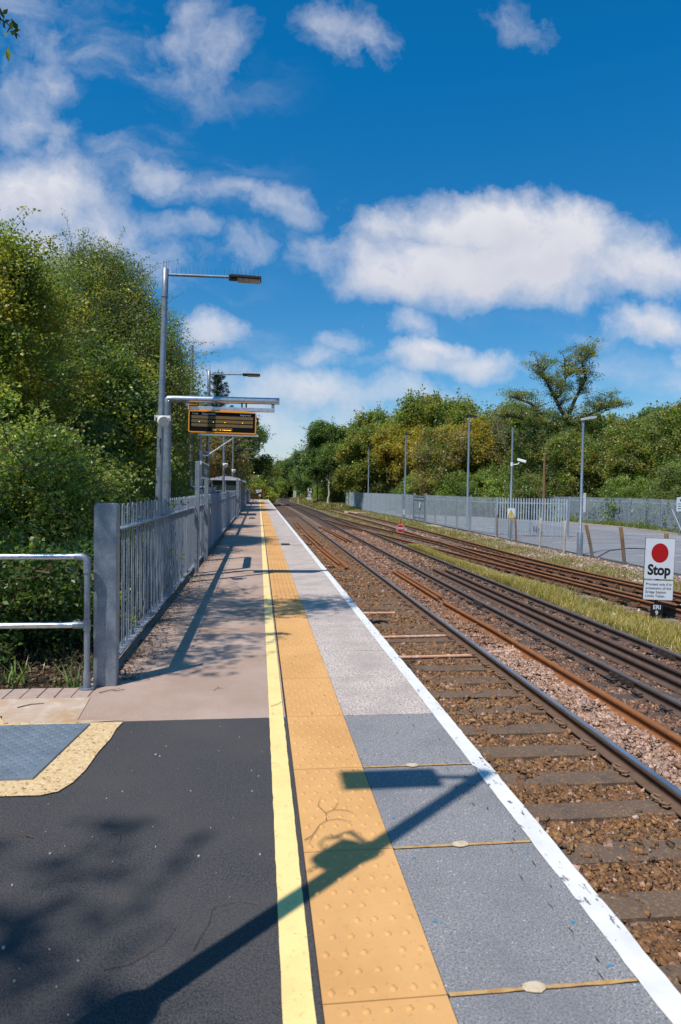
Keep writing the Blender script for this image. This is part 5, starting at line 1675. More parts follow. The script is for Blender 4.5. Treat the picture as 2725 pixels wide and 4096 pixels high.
tree('thorn_tree', 'brown and green bushy tree behind the shelter', (-4.9, 54, -.2), [(.2, 0, 4.2, 2.2, 3.2, 3.4), (1.9, -.5, 3.2, 1.4, 3.0, 2.7)], 26, BROWN + GREEN + OLIVE, 420, 110, .15, .48, 5, .12, group=LGRP, twigs=140, ntr=3)
tree('thorn_tree', 'olive brown thicket beyond the bracket post, left of the shelter', (-4.9, 33, -.2), [(.2, 0, 3.4, 1.8, 3.0, 2.9), (-1.2, 1.2, 4.2, 1.8, 2.6, 2.2)], 32, BROWN + OLIVE + GREEN[:1], 480, 110, .12, .42, 4.6, .10, group=LGRP, twigs=120, ntr=3)
tree('broadleaf_tree', 'leafy green tree behind the last lamp posts of the platform', (-5.0, 66, -.2), [(.6, 0, 4.2, 2.8, 4.5, 3.6), (2.0, 3, 3.2, 1.6, 4, 2.6)], 27, GREEN + YELLOW + BROWN[:1], 420, 110, .20, .62, 6, .16, group=LGRP, ntr=2)
tree('broadleaf_tree', 'rounded dark green tree at the far end of the platform, leaning over the line', (-4.4, 101, -1.1), [(.6, 0, 7.4, 4.0, 4.2, 4.6), (4.0, -.5, 5.6, 2.2, 2.5, 2.6), (2.6, 0, 9.8, 2.6, 2.6, 2.6), (.2, 0, 11.2, 2.4, 2.4, 2.2)], 28, DARKG + GREEN + YELLOW[:1], 620, 120, .28, .75, 11, .3, bark=bark_dk, spray=300, spl=1.8, group=LGRP, gap=.55)
tree('broadleaf_shrub', 'yellow green bush spilling over the end of the platform', (-1.6, 98, -1.1), [(0, 0, 2.1, 2.6, 2.6, 2.1), (2.4, .5, 1.5, 1.6, 2, 1.5)], 29, BRIGHT + YELLOW, 260, 110, .20, .5, 3, .08, cat='shrub', group=LGRP, ntr=3)
# conifer
r = np.random.default_rng(31)
root = thing('fir_tree', 'dark conifer with drooping tips rising behind the second lamp post', 'tree', (-3.0, 45.5, -.3), 0, LGRP)
b = MB().tube([(0, 0, -.3), (0, 0, 5), (.2, 0, 9.75)], [.17, .11, .02], 8)
TV, TF, TC = [], [], []
for k in range(64):
    z = 3.2 + 6.3 * (k / 64) ** .9
    L = (9.8 - z) * .34 + .15
    a = k * 2.4 + r.normal(0, .3)
    d = np.array([math.cos(a), math.sin(a), 0])
    pts = [np.array([.2 * z / 9.7, 0, z]) + d * L * f + np.array([0, 0, -.10 * L * math.sin(PI * f) + .28 * L * f * f]) for f in (0, .33, .66, 1.0)]
    b.tube(pts, [.03, .022, .014, .006], 4, caps=False)
    C = np.array([pts[0] + (pts[-1] - pts[0]) * f + np.array([0, 0, -.10 * L * math.sin(PI * f) - .28 * L * f * (1 - f)]) for f in np.linspace(.12, 1.02, max(4, int(L * 5)))])
    v, f_, c_ = leaf_quads(r, C, np.linspace(.19, .09, len(C)), 70, .13, .22, FIR, .6, .2, .35)
    TF.append(f_ + sum(len(x) for x in TV)); TV.append(v); TC.append(c_)
b.build('trunk', bark_dk, root, fixn=False)
link('crown', np_mesh('crown', np.concatenate(TV), np.concatenate(TF), leafm, np.concatenate(TC)), root)

# shrubs in front, close to the camera
tree('bramble_shrub', 'bright leafy shrub filling the lower left behind the handrail', (-3.3, 8.6, -.15), [(0, 0, 1.0, 1.3, 1.6, 1.15), (.9, .8, .85, .9, 1.3, .95), (-1.1, .4, 1.2, 1.4, 1.5, 1.2), (.2, .9, 1.75, .8, 1.0, .7)], 41, BRIGHT + GREEN, 680, 105, .055, .20, 1.6, .03, cat='shrub', spray=240, spl=.85, group=LGRP, ntr=6, nl=40, twigs=140, gap=2.0, bark=twig_m)
tree('bramble_shrub', 'tall arching shrub with light green tips just left of the fence end post', (-2.8, 10.4, -.15), [(0, 0, 1.05, .72, 1.4, 1.15), (-.5, .3, 1.6, .8, 1.2, .95), (.3, 1.0, .9, .45, 1.4, .95), (-.3, -.6, 2.1, .5, .6, .5)], 42, BRIGHT + GREEN[:2], 520, 105, .055, .19, 2.0, .03, cat='shrub', spray=220, spl=.8, group=LGRP, ntr=6, nl=40, twigs=140, gap=2.0, bark=twig_m)
tree('bramble_shrub', 'low dark tangle of brambles below the handrail at the left edge', (-2.75, 6.5, -.15), [(0, 0, .48, 1.0, .75, .62), (.75, .55, .40, .55, .8, .6), (-1.1, 0, .6, 1.0, .9, .8)], 43, GREEN + DARKG, 430, 90, .058, .20, .7, .02, cat='shrub', spray=120, spl=0.4, group=LGRP, ntr=6, nl=30, twigs=160, gap=2.2, bark=twig_m)
tree('bramble_shrub', 'mid green shrub against the back of the fence between the end post and gantry', (-2.75, 13.4, -.15), [(0, 0, 1.0, .42, 1.9, 1.1), (-.5, .8, 1.3, .6, 1.5, 1.1)], 44, GREEN + BRIGHT[:1] + DARKG[:1], 340, 95, .07, .24, 1.5, .03, cat='shrub', spray=80, spl=0.4, group=LGRP, ntr=5, nl=24, twigs=40, bark=twig_m)
tree('bramble_shrub', 'light green tall shrub at the left edge under the oak', (-4.6, 10.2, -.15), [(0, 0, 1.7, 1.2, 1.4, 1.7), (.6, -.2, 2.4, .8, 1, .8)], 45, BRIGHT + YELLOW[:1], 440, 100, .072, .26, 2.6, .04, cat='shrub', spray=130, spl=0.6, group=LGRP, ntr=5, nl=40, twigs=80, gap=1.6, bark=twig_m)
tree('bramble_shrub', 'hedge like shrub along the back of the fence beyond the bracket post', (-2.6, 21.5, -.15), [(0, 0, .9, .5, 3.4, 1.05), (-.4, 2.5, 1.2, .6, 2.4, 1.2)], 46, GREEN + BRIGHT[1:2] + OLIVE[:1], 360, 90, .095, .30, 1.5, .03, cat='shrub', spray=80, spl=0.5, group=LGRP, ntr=5, nl=24, bark=twig_m)
# backing trees deeper in the belt
bk = tree('broadleaf_tree', 'trees standing deeper in the belt behind the front row on the left', (-9.5, 17.5, -.3), [(0, 0, 3.4, 2.6, 3.0, 3.3), (1.5, 1, 4.4, 1.8, 2, 2.0)], 51, GREEN + OLIVE + DARKG, 430, 110, .15, .5, 5, .14, group='backing trees of the left belt', ntr=2)
for (x, y, s_, rz) in ((-8.4, 24.5, 1.0, 1.0), (-7.2, 31, 1.05, 2.2), (-8.2, 39, 1.2, 3.3), (-7.5, 50, 1.35, 4.1), (-9, 62, 1.5, 5.2), (-9, 78, 1.7, .6), (-10.5, 9.5, 1.05, 2.0), (-14, 14, 1.3, 1), (-14.5, 4, 1.2, 3), (-12, -4, 1.2, 4), (-16, 24, 1.4, 5)):
    o = copy_tree(bk); o.location = (x, y, -.3); o.scale = (s_, s_, s_); o.rotation_euler = (0, 0, rz)
# the tree behind the camera: its twigs reach into the top left corner and its shade falls on the asphalt
def sprig(r):
    V_, F_, C_ = [], [], []
    for (c, n, rd) in SPR:
        v, f_, cc = leaf_quads(r, np.array([c]), rd, n, .075, .5, [(.03, .06, .012)], 1, .2)
        F_.append(f_ + sum(len(q) for q in V_)); V_.append(v); C_.append(cc)
    return np.concatenate(V_), np.concatenate(F_), np.concatenate(C_)
tree('ash_tree', 'tall tree behind the camera whose shade falls on the dark asphalt', (-7.2, -3.8, 0), [(1.3, 1.4, 11.0, .8, .8, .7), (-.1, 1.6, 10.5, 1.2, 1.2, 1.2)], 55, GREEN + DARKG, 56, 50, .13, .25, 9, .17, group=LGRP, gap=1.0)
TL = Vector((-4.9, 5.0, -.2))
SPR = []
for (x, y, z, n, rd) in ((-1.93, 5.0, 4.93, 7, .035), (-1.84, 5.0, 4.83, 6, .03), (-1.78, 5.0, 4.75, 6, .025), (-1.73, 5.0, 4.69, 6, .022), (-1.90, 5.0, 4.75, 8, .04), (-1.98, 5.0, 4.80, 12, .05), (-2.1, 4.95, 4.85, 14, .08), (-2.3, 4.95, 4.9, 20, .12)):
    SPR.append(((x - TL.x, y - TL.y, z - TL.z), n, rd))
root = tree('hornbeam_tree', 'overhanging tree whose leafy twig tips enter the top left corner of the sky', tuple(TL), [(.6, .2, 7.4, 1.25, 1.3, 1.2), (1.6, .3, 8.2, .8, .55, .8), (2.3, .55, 8.6, .6, .4, .4), (.9, 2.6, 6.6, 1.0, 1.2, 1.1), (.9, -1.4, 7.0, 1.0, 1.0, 1.0)], 56, GREEN + YELLOW[:1], 260, 60, .085, .22, 7.4, .13, group=LGRP, gap=1.3, extra=sprig)
MB().tube([(.2, 0, 4.4), (1.5, -.1, 5.25), (2.5, -.05, 5.15), (3.0, 0, 5.0), (3.12, 0, 4.94), (3.2, 0, 4.86)], [.04, .022, .010, .005, .004, .003], 5).tube([(2.5, -.05, 5.15), (2.9, 0, 5.08), (3.02, 0, 5.15)], [.007, .004, .003], 5).build('branch', bark_dk, root)
# small grassy weeds by the brick edging
def weed(loc, label, n, h, seed, pal):
    r = np.random.default_rng(seed)
    root_v, root_f, cl = blades(r, np.stack([r.normal(0, .07, n), r.normal(0, .05, n), np.zeros(n)], 1), h, .014, pal, lean=.8)
    return tag(link('weed_tuft', np_mesh('weed_tuft', root_v, root_f, grass_m, cl), loc=loc), label, 'weed', 'weeds by the brick edging')


def blades(r, P, h, wd, pal, lean=.45):
    n = len(P)
    H = h * r.uniform(.5, 1.25, n) if np.isscalar(h) else h * r.uniform(.5, 1.25, n)
    a = r.uniform(0, 2 * PI, n)
    d = np.stack([np.cos(a), np.sin(a), np.zeros(n)], 1)
    s = np.stack([-np.sin(a), np.cos(a), np.zeros(n)], 1) * wd
    ln = (lean * r.uniform(.2, 1.2, n) * H)[:, None]
    up_ = np.array([0, 0, 1.0])
    p1 = P + up_ * (H * .55)[:, None] + d * ln * .35
    p2 = P + up_ * H[:, None] + d * ln
    V = np.stack([P - s * .5, P + s * .5, p1 + s * .42, p1 - s * .42, p2 + s * .06, p2 - s * .06], 1).reshape(-1, 3)
    k = (np.arange(n) * 6)[:, None]
    F = np.concatenate([k + np.array([[0, 1, 2, 3]]), k + np.array([[3, 2, 4, 5]])], 1).reshape(-1, 4)
    pal = np.array(pal)
    c = pal[r.integers(0, len(pal), n)] * r.uniform(.75, 1.25, (n, 1))
    return V, F, np.repeat(c, 2, 0)


weed((-1.42, 5.32, -.1), 'bright green weed tuft at the foot of the handrail post', 26, .2, 1, BRIGHT)
weed((-1.95, 5.6, -.1), 'small dull weed tuft on the soil left of the handrail post', 30, .16, 2, GREEN)
# ground litter and low growth on the bank
r = np.random.default_rng(61)
n = 9000
x = -1.32 - np.abs(r.normal(0, 1.2, n)); y = r.uniform(5.2, 11, n)
V, F, c = leaf_quads(r, np.stack([x, y, np.full(n, -.075)], 1), .02, 1, .045, .55, [(.10, .056, .03), (.15, .09, .05), (.06, .036, .022), (.22, .15, .09), (.035, .024, .018)], .4, 1.6)
link('leaf_litter', np_mesh('leaf_litter', V, F, litter_m, c))['kind'] = 'stuff'
n = 5200
y = 5.35 + r.random(n) ** 1.4 * 40; x = FX + .06 + np.abs(r.normal(0, .07, n)) * (1 + (y < 12))
V, F, c = leaf_quads(r, np.stack([x, y, np.full(n, .007)], 1), .004, 1, .026, .55, [(.15, .085, .04), (.26, .16, .08), (.07, .04, .025), (.22, .10, .035)], .2, 2.4)
link('leaf_litter', np_mesh('leaf_litter', V, F, litter_m, c))['kind'] = 'stuff'
n = 420
y = 3.5 + r.random(n) ** 1.3 * 30; x = r.uniform(.1, 1.2, n)
V, F, c = leaf_quads(r, np.stack([x, y, np.full(n, .009)], 1), .002, 1, .014, .5, [(.12, .06, .03), (.07, .04, .025), (.2, .09, .03)], .2, 2.6)
link('leaf_litter', np_mesh('leaf_litter', V, F, litter_m, c))['kind'] = 'stuff'
n = 700
x = -1.45 - np.abs(r.normal(0, 1.5, n)); y = r.uniform(5.8, 9, n)
V, F, c = blades(r, np.stack([x, y, np.full(n, -.1)], 1), .13, .008, GREEN + [(.16, .13, .05)], .9)
link('undergrowth', np_mesh('undergrowth', V, F, grass_m, c))['kind'] = 'stuff'
# white grit on the fresh asphalt
n = 80
x = r.uniform(-1.6, .05, n); y = r.uniform(1.85, 4.35, n)
stones('grit', np.stack([x, y, np.full(n, .002)], 1), .0032, np.array([(.75, .73, .70), (.55, .5, .45), (.4, .22, .12)])[r.integers(0, 3, n)], 91)

# twigs lying on the platform
def twig(pts, label, rad=.0028, side=()):
    b = MB().tube([(x, y, .008 + .002 * (i % 2)) for i, (x, y) in enumerate(pts)], [rad * (1 - .6 * i / len(pts)) for i in range(len(pts))], 5)
    for s_ in side:
        b.tube([(x, y, .008) for x, y in s_], [rad * .6] * (len(s_) - 1) + [rad * .3], 4)
    tag(b.build('twig', twig_m), label, 'twig', 'twigs dropped on the platform')
twig([(.215, 2.83), (.25, 2.86), (.29, 2.95), (.325, 2.99), (.33, 3.06), (.37, 3.09), (.40, 3.16)], 'branched twig on the tactile paving beside the black speaker shadow', .0017, ([(.325, 2.99), (.38, 3.0), (.44, 2.97)], [(.33, 3.06), (.30, 3.14), (.32, 3.22)], [(.37, 3.09), (.43, 3.08), (.46, 3.05)], [(.25, 2.86), (.23, 2.80)]))
twig([(-.20, 2.18), (-.16, 2.31), (-.15, 2.40), (-.06, 2.43), (.02, 2.40)], 'long curved twig on the dark asphalt left of the yellow line', .0014)
twig([(-.47, 2.12), (-.40, 2.13), (-.30, 2.22), (-.27, 2.30)], 'faint thin twig on the asphalt beside the lamp shadow', .0016)
twig([(-1.02, 3.02), (-.98, 2.97), (-.95, 2.96)], 'short brown twig on the asphalt below the access plate', .002)
twig([(-.62, 2.97), (-.59, 2.95), (-.575, 2.90), (-.585, 2.87)], 'small hooked twig in the middle of the asphalt', .0018)
twig([(-1.15, 5.02), (-1.08, 5.08), (-1.03, 5.06), (-.98, 5.09)], 'crooked dark twig at the foot of the fence end post', .0035, ([(-1.08, 5.08), (-1.02, 5.12)],))
twig([(-1.62, 4.72), (-1.55, 4.78), (-1.47, 4.80)], 'dark stick on the concrete near the brick edging', .004)
twig([(-.32, 5.02), (-.29, 5.08), (-.30, 5.14)], 'tiny forked twig on the pink surface beyond the asphalt', .002, ([(-.29, 5.08), (-.25, 5.06)],))
twig([(.10, 4.62), (.15, 4.66), (.18, 4.72), (.215, 4.80)], 'fine root like twig across the yellow line', .0015)

# ---- right side trees: a few crowns, each grown once and set out again
RG = 'trees of the wood beyond the car park'
def place(proto, x, y, z, s, rz, label=None, group=RG, sz=None):
    o = copy_tree(proto)
    o.location = (x, y, z); o.scale = (s, s, sz or s); o.rotation_euler = (0, 0, rz)
    if label: o['label'] = label
    if group: o['group'] = group
    return o


# proto crowns are about 10 m tall, 4 m radius
oakA = tree('oak_tree', 'olive green oak left of the three gold topped oaks in the right hand wood', (14.0, 86, -1.1), [(0, 0, 7.0, 3.6, 3.6, 3.6), (1.5, .5, 9.2, 2.2, 2.2, 2.0), (-2.0, -.5, 5.5, 2.4, 2.6, 2.8), (2.2, -.6, 5.2, 2.3, 2.4, 2.9)], 71, OLIVE + GREEN, 620, 100, .26, .62, 9, .28, spray=260, spl=1.6, group=RG, gap=.8, twigs=60)
goldA = tree('oak_tree', 'golden yellow oak crown at the middle of the right hand wood', (17.8, 80, -1.1), [(0, 0, 7.2, 3.4, 3.4, 3.4), (-1.6, .2, 8.8, 1.9, 2, 1.8), (1.9, -.6, 5.6, 2.3, 2.4, 2.8)], 72, GOLD[:3] + GOLD[:2] + YELLOW[:2] + OLIVE[:2], 560, 100, .26, .60, 9, .26, spray=260, spl=1.6, group=RG, gap=.8, twigs=60)
brownA = tree('thorn_tree', 'large brown twiggy tree rising behind the middle lamp column', (20.4, 72, -1.1), [(0, 0, 6.2, 3.2, 3.0, 4.0), (-1.6, -.4, 4.2, 2.2, 2.2, 3.0), (1.8, -.3, 4.4, 2.2, 2.2, 3.2)], 73, BROWN + OLIVE[1:3] + GREEN[:2], 520, 72, .22, .55, 9, .22, spray=120, spl=1.2, group=RG, twigs=420, nl=70, gap=.8)
greenA = tree('broadleaf_tree', 'dark green broad tree with pale trunk beside the distant Stop board', (10.4, 99.5, -.4), [(0, 1, 7.4, 3.3, 3.2, 4.2), (1.2, 0, 10.0, 1.9, 2, 2.0), (-1.2, .6, 10.2, 1.4, 1.5, 1.6), (-2.0, .8, 5.6, 1.6, 2, 2.2), (2.2, 1, 5.0, 2.2, 2.2, 2.4)], 74, DARKG + GREEN[:2], 700, 100, .30, .62, 9, .22, bark=bark_pale, spray=300, spl=1.6, group=RG, gap=.8)
bushA = tree('broadleaf_shrub', 'bright green bush behind the palisade fence left of the camera pole', (17.9, 73, -1.1), [(0, 0, 2.2, 2.3, 2.2, 2.3), (1.6, .4, 1.7, 1.7, 1.8, 1.8), (-1.5, .3, 1.6, 1.6, 1.6, 1.7)], 75, BRIGHT + GREEN, 460, 100, .17, .42, 3.2, .07, cat='shrub', spray=110, spl=0.8, group=RG, ntr=4, gap=1.2)
bushB = tree('broadleaf_shrub', 'grey green bush on the left of the palisade, below the gold oaks', (16.9, 84, -1.1), [(0, 0, 2.6, 2.4, 2.2, 2.6), (1.6, .4, 1.8, 1.8, 1.8, 2.0), (-1.5, .3, 1.8, 1.6, 1.6, 1.8)], 76, GREYG + OLIVE[:2] + GREEN, 460, 100, .18, .44, 3.4, .07, cat='shrub', spray=110, spl=0.8, group=RG, ntr=4, gap=1.2)
place(oakA, 17.3, 92, -1.1, 1.22, 2.0, 'olive oak behind the others, second from the left on the right hand skyline')
place(oakA, 21.2, 84, -1.1, 1.3, 4.0, 'tall olive green oak forming the highest rounded top of the right hand wood')
place(oakA, 25.4, 84, -1.1, 1.3, 1.1, 'green oak on the skyline between the rounded wood top and the big bare limbed tree')
place(goldA, 20.6, 75, -1.1, .92, 2.4, 'golden oak crown just left of the brown twiggy tree')
place(goldA, 23.8, 74, -1.1, 1.0, 4.4, 'gold tinged oak behind the brown twiggy tree')
place(brownA, 24.4, 73, -1.1, .9, 2.1, 'smaller brown twiggy tree right of the large one, by the camera pole')
place(greenA, 13.6, 108, -1.1, .98, 2.0, 'dark green tree behind the left end of the palisade fence')
place(greenA, 9.2, 131, -1.1, .88, 4.0, 'pale distant tree left of the dark green one, at the bend of the line')
place(bushA, 21.2, 70, -1.1, 1.1, 2.2, 'bright bush behind the palisade fence at the foot of the brown trees')
place(bushA, 25.2, 68, -1.1, 1.2, 4.1, 'deep green bush right of the camera pole behind the palisade corner')
place(bushB, 16.0, 96, -1.1, 1.15, 1.0, 'green bush at the left end of the palisade fence')
place(bushB, 13.9, 100, -1.1, 1.0, 3.0, 'dark bush behind the scrap heap')
place(bushB, 22.6, 74, -1.1, 1.15, 5.0, 'grey green bush between the two bright bushes')
place(bushB, 26.2, 62.5, -1.1, .85, .4, 'brown tinged bush around the bare timber pole')
tree('birch_tree', 'slender tree with a pale straight trunk left of the palisade end', (10.1, 96, -.6), [(0, .8, 6.6, 1.6, 1.5, 2.2)], 85, GREEN + DARKG, 130, 90, .24, .5, 6.2, .17, bark=bark_pale, group=RG, nl=12)
# the big open tree with bare limbs
r = np.random.default_rng(81)
root = thing('alder_tree', 'big open crowned tree with bare dark limbs, tallest on the right', 'tree', (30.3, 64, -1.1), 0, RG)
b = MB()
CL = []
main = [((0, 0, -.4), (.3, 0, 4), (-.2, 0, 7.2), (-1.2, 0, 9.2), (-3.3, .2, 11.4), (-5.4, .2, 12.2)),
        ((-.2, 0, 7.2), (.4, .2, 9.8), (-.6, .1, 12.2), (-2.2, -.2, 14.4), (-2.9, -.2, 15.4)),
        ((.4, .2, 9.8), (1.4, .2, 12), (2.1, 0, 14.2), (1.6, -.1, 16.2), (2.2, -.1, 16.9)),
        ((.4, .2, 9.0), (2.4, -.4, 10.5), (4.2, -.5, 11.3), (5.9, -.4, 11.6)),
        ((.2, 0, 5), (-1.8, -.6, 6.2), (-4, -.8, 6.9), (-6.1, -.9, 8.4)),
        ((.3, 0, 4.2), (2.2, -.7, 5.9), (4.3, -.8, 7.2), (5.6, -.6, 8.6)),
        ((-1.2, 0, 9.2), (-3.4, -.5, 9.6), (-5.2, -.6, 10.2), (-6.6, -.6, 10.0)),
        ((-.6, .1, 12.2), (.4, .4, 14.0), (.2, .4, 15.9)),
        ((0, 0, 3.4), (1.2, .8, 6), (2.0, 1.4, 8.6)), ((-1.8, -.6, 6.2), (-2.6, -.5, 8.2), (-3.6, -.4, 9.2))]
for i, p in enumerate(main):
    r0 = [.40, .26, .22, .17, .2, .2, .13, .12, .16, .12][i]
    P_ = [np.array(q, float) + (r.normal(0, .12, 3) if 0 < k < len(p) - 1 else 0) for k, q in enumerate(p)]
    b.tube(P_, [r0 * (1 - .78 * k / (len(p) - 1)) for k in range(len(p))], 7)
    for k in range(max(1, len(P_) - 3), len(P_)):
        for q in range(19):
            f = r.random(); s = P_[k - 1] + (P_[k] - P_[k - 1]) * f
            d = unit(r, 1)[0]; d[2] = abs(d[2]) * .8 + .1
            L = r.uniform(.5, 1.9)
            e = s + d * L
            b.tube([s, s + d * L * .5 + r.normal(0, .1, 3), e], [.05, .03, .01], 4, caps=False)
            CL.append(e)
            if q % 2: CL.append(s + d * L * .65)
CL = np.array(CL)
lowc = tips_in(r, [(0, .5, 4.8, 4.6, 3.0, 3.2), (2.6, .2, 6.6, 2.6, 2.4, 2.4), (-2.8, .4, 5.2, 2.8, 2.4, 2.6), (.4, 1.0, 8.6, 1.8, 1.6, 2.6), (-.3, .6, 7.2, 3.4, 2.2, 2.8), (3.6, .4, 8.2, 1.8, 1.6, 1.8)], 520, .3)
b.build('trunk', bark_dk, root, fixn=False)
v1, f1, c1 = leaf_quads(r, CL, np.random.default_rng(5).uniform(.2, .55, len(CL)), 70, .15, .55, OLIVE[1:] + GREYG + DARKG[2:], .6, .6)
v2, f2, c2 = leaf_quads(r, lowc, .46, 85, .17, .6, OLIVE + GREEN + DARKG[:1], .7, .5)
link('crown', np_mesh('crown', np.concatenate([v1, v2]), np.concatenate([f1, f2 + len(v1)]), leafm, np.concatenate([c1, c2])), root)
# thin bare birch left of it
root = tree('birch_tree', 'thin nearly bare birch top between the wood and the big tree', (26.6, 72, -1.1), [(0, 0, 8.5, 1.9, 1.6, 3.8)], 83, OLIVE[1:2] + BROWN, 110, 16, .18, .3, 12, .10, bark=bark_pale, group=RG, nl=110, twigs=110)
# right edge
edgeA = tree('broadleaf_tree', 'grey green tree at the right edge behind the ivy flecked palisade', (36.0, 55, -1.1), [(0, 0, 6.0, 3.0, 2.8, 4.2), (1.6, -.2, 8.6, 1.9, 1.8, 2.0), (-2, -.4, 4.2, 2.2, 2.2, 3.0)], 84, OLIVE + GREYG[:2] + GREEN[:2], 560, 95, .22, .52, 9, .2, spray=260, spl=1.5, group=RG, gap=.9, twigs=120)
place(edgeA, 32.2, 53.5, -1.1, .86, 2.0, 'olive tree between the lantern column and the right edge')
place(edgeA, 39.8, 60, -1.1, 1.02, 4.0, 'tall tree cut off by the right edge of the picture')
place(edgeA, 29.4, 58.5, -1.1, .78, 3.1, 'dense green tree behind the lantern column')
place(oakA, 35.5, 68, -1.1, 1.0, .4, 'green crown filling the gap right of the big open tree')
place(oakA, 28.7, 76, -1.1, 1.15, 5.0, 'green crown seen behind the big open tree')
place(bushA, 30.6, 51.5, -1.1, .95, 1.0, 'light green bush behind the far palisade, right of the lantern column')
place(bushB, 31.5, 46.5, -1.1, .95, 3.4, 'bush leaning over the far palisade near the right edge')
place(bushA, 34.5, 49.5, -1.1, 1.15, 5.1, 'tall light bush at the right edge behind the far palisade')
place(bushB, 29.2, 58.8, -1.1, .9, 2.0, 'rusty tinged bush behind the corner of the far palisade')
place(bushB, 28.6, 64, -1.1, 1.1, 4.4, 'dark bush under the big open tree')
place(bushA, 33.0, 42, -1.1, 1.0, 2.6, 'bush at the far right behind the parking notice')
# far wood closing the line at the bend
FG = 'distant trees closing the line at the bend'
for i, (x, y, s_, rz, pr) in enumerate(((-7, 176, 1.0, .3, oakA), (-1.5, 186, .95, 1.2, greenA), (3.6, 196, .88, 2.2, oakA), (8.6, 205, 1.0, 3.3, greenA), (13.5, 190, 1.02, 4.2, oakA), (17.5, 176, 1.0, 5.2, greenA), (12, 222, 1.25, .8, oakA), (-5, 150, .8, 3.8, greenA), (-3.4, 132, .62, 1.8, greenA), (18, 152, 1.05, .9, oakA), (14.6, 140, .95, 2.6, greenA), (22, 200, 1.1, 2, oakA), (28, 215, 1.2, 3, greenA), (-13, 160, 1.1, 5, oakA))):
    place(pr, x, y, -1.1, s_, rz, 'rounded tree in the distant wood closing the line at the bend', FG)
for i, (x, y, s_, rz) in enumerate(((-4, 140, 1.2, .3), (-2.0, 160, 1.2, 2), (.6, 178, 1.3, 3.4), (5, 190, 1.3, 4.6), (12.6, 172, 1.2, 1.1), (11.8, 150, 1.15, 2.2), (12.0, 128, 1.0, .3), (10.9, 116, .8, 4), (6.5, 206, 1.7, 1), (11, 210, 1.9, 2.5), (15.5, 214, 1.9, 4), (20, 222, 2, 1), (9, 240, 2.2, 3), (14, 250, 2.2, 5))):
    place(bushA if i % 2 else bushB, x, y, -1.1, s_, rz, 'low bush along the line at the distant bend', 'low bushes at the distant bend')
# backing wood, a few rows deep, so that no bare horizon shows
for i, (x, y, s_) in enumerate(((24, 100, 1.2), (30, 96, 1.15), (36, 90, 1.1), (42, 84, 1.1), (46, 72, 1.05), (48, 62, 1.0), (33, 112, 1.2), (44, 100, 1.2), (19, 116, 1.15), (25, 128, 1.2), (40, 52, .85), (43, 44, .85), (38, 36, .8), (20, 150, 1.2), (39, 28, .8), (41, 19, .8), (40, 9, .8), (46, 36, .95))):
    place(oakA if i % 2 else greenA, x, y, -1.1, s_, i * 1.3, 'crown in the backing wood behind the front trees on the right', 'backing wood behind the front trees')
# ivy on the far palisade
r = np.random.default_rng(87)
C = []
for k in range(70):
    f = r.random(); p = np.array([27.45 + .9 * f, 56.2 - 8 * f]) if r.random() < .5 else np.array([28.3 - .8 * f, 48 - 9.5 * f])
    C.append((p[0] - .08, p[1], -1.0 + abs(r.normal(0, .9))))
v, f_, c_ = leaf_quads(r, np.array(C), .16, 14, .10, .8, DARKG + BRIGHT[:2], 1, .1)
tag(link('ivy', np_mesh('ivy', v, f_, leafm, c_)), 'scattered ivy sprays climbing the far palisade of the car park', 'ivy')

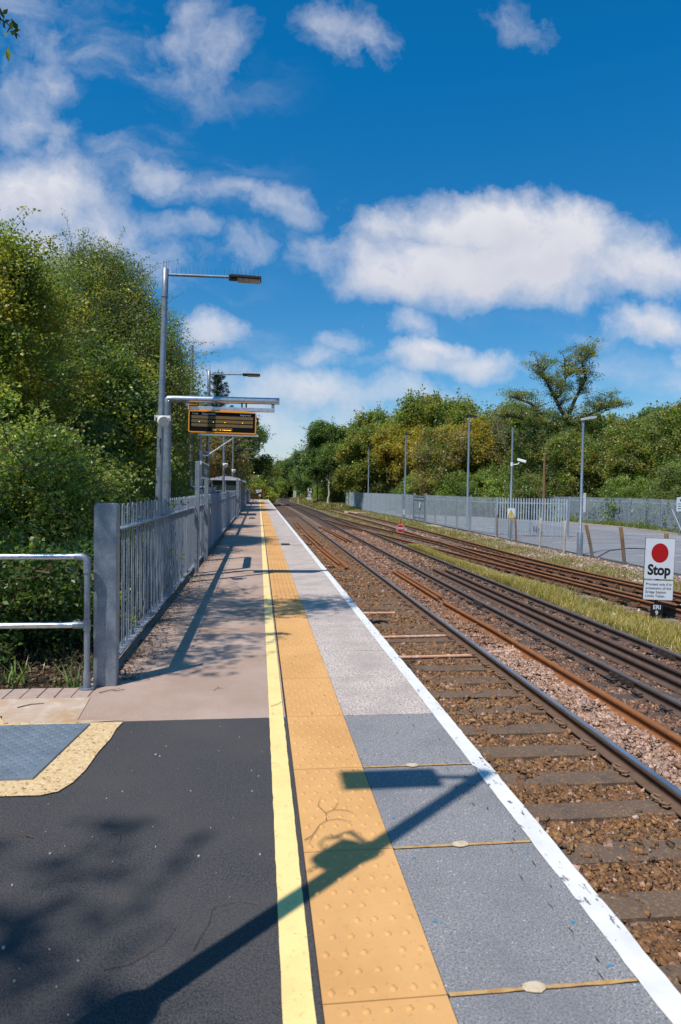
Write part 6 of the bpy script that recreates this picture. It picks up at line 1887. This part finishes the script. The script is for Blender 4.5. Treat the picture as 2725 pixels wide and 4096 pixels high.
# ---------------------------------------------------------------- grass
DRY = [(.42, .31, .075), (.34, .27, .06), (.50, .38, .12), (.26, .25, .05), (.17, .20, .04)]
FRESH = [(.16, .20, .04), (.12, .17, .035), (.22, .22, .06), (.30, .26, .09)]
def patch(name, n, xr, yr, h, wd, pal, seed, thr=-.9, lean=.5, s=1.2, zoff=0.0):
    r = np.random.default_rng(seed)
    y = yr[0] + (yr[1] - yr[0]) * r.random(n) ** 1.5
    a, c = xr(y)
    x = a + (c - a) * r.random(n)
    k = nz(x, y, s, seed) + .5 * nz(x, y, s * 2.7, seed + 1) + r.normal(0, .25, n) > thr
    x, y = x[k], y[k]
    hh = h * (1 + .35 * nz(x, y, .9, seed + 3)) * (1 + .012 * y)
    P = np.stack([x, y, ground_z(x, y) - .01 + zoff], 1)
    V, F, c = blades(r, P, hh, wd, pal, lean)
    o = link(name, np_mesh(name, V, F, grass_m, c)); o['kind'] = 'stuff'
    return o
patch('grass', 52000, lambda y: (6.8 + 0 * y, np.interp(y, [8, 10, 13, 17, 22, 28, 34, 45], [8.55, 8.45, 8.28, 7.88, 7.42, 7.05, 6.95, 6.9])), (7, 30), .16, .009, DRY, 101, -.75, 1.1)
patch('grass', 30000, lambda y: (np.interp(y, [8, 15, 22, 60], [11.3, 11.1, 10.5, 10.6]), 12.3 + 0 * y), (9, 60), .15, .011, FRESH + DRY[:3], 102, -.05)
patch('grass', 22000, lambda y: (10.6 + 0 * y, 13.2 + 0 * y), (34, 96), .11, .022, FRESH + DRY, 103, .2)
patch('grass', 9000, lambda y: (7.4 + 0 * y, 8.4 + 0 * y), (36, 80), .10, .02, FRESH + DRY, 104, .25)
patch('grass', 26000, lambda y: (7.4 + bend(y), 13.0 + bend(y)), (84, 170), .16, .06, FRESH + [(.36, .24, .09)], 105, -.3)
patch('grass', 7000, lambda y: (8.6 + 0 * y, 10.4 + 0 * y), (12, 40), .16, .010, FRESH + DRY[:2], 106, .55, zoff=-.03)
patch('grass', 9000, lambda y: (np.interp(y, [20, 38.5, 48.2, 56.5], [28.2, 27.0, 27.9, 27.2]) - .3, np.interp(y, [20, 38.5, 48.2, 56.5], [28.2, 27.0, 27.9, 27.2]) + .9), (36, 62), .30, .02, FRESH + GREEN, 107, -.8, zoff=.06)
patch('grass', 1600, lambda y: (4.9 + 0 * y, 6.9 + 0 * y), (22, 34), .16, .014, DRY, 108, .9)
# ivy leaves, dead leaves and cut grass on the verge are enough for the foreground
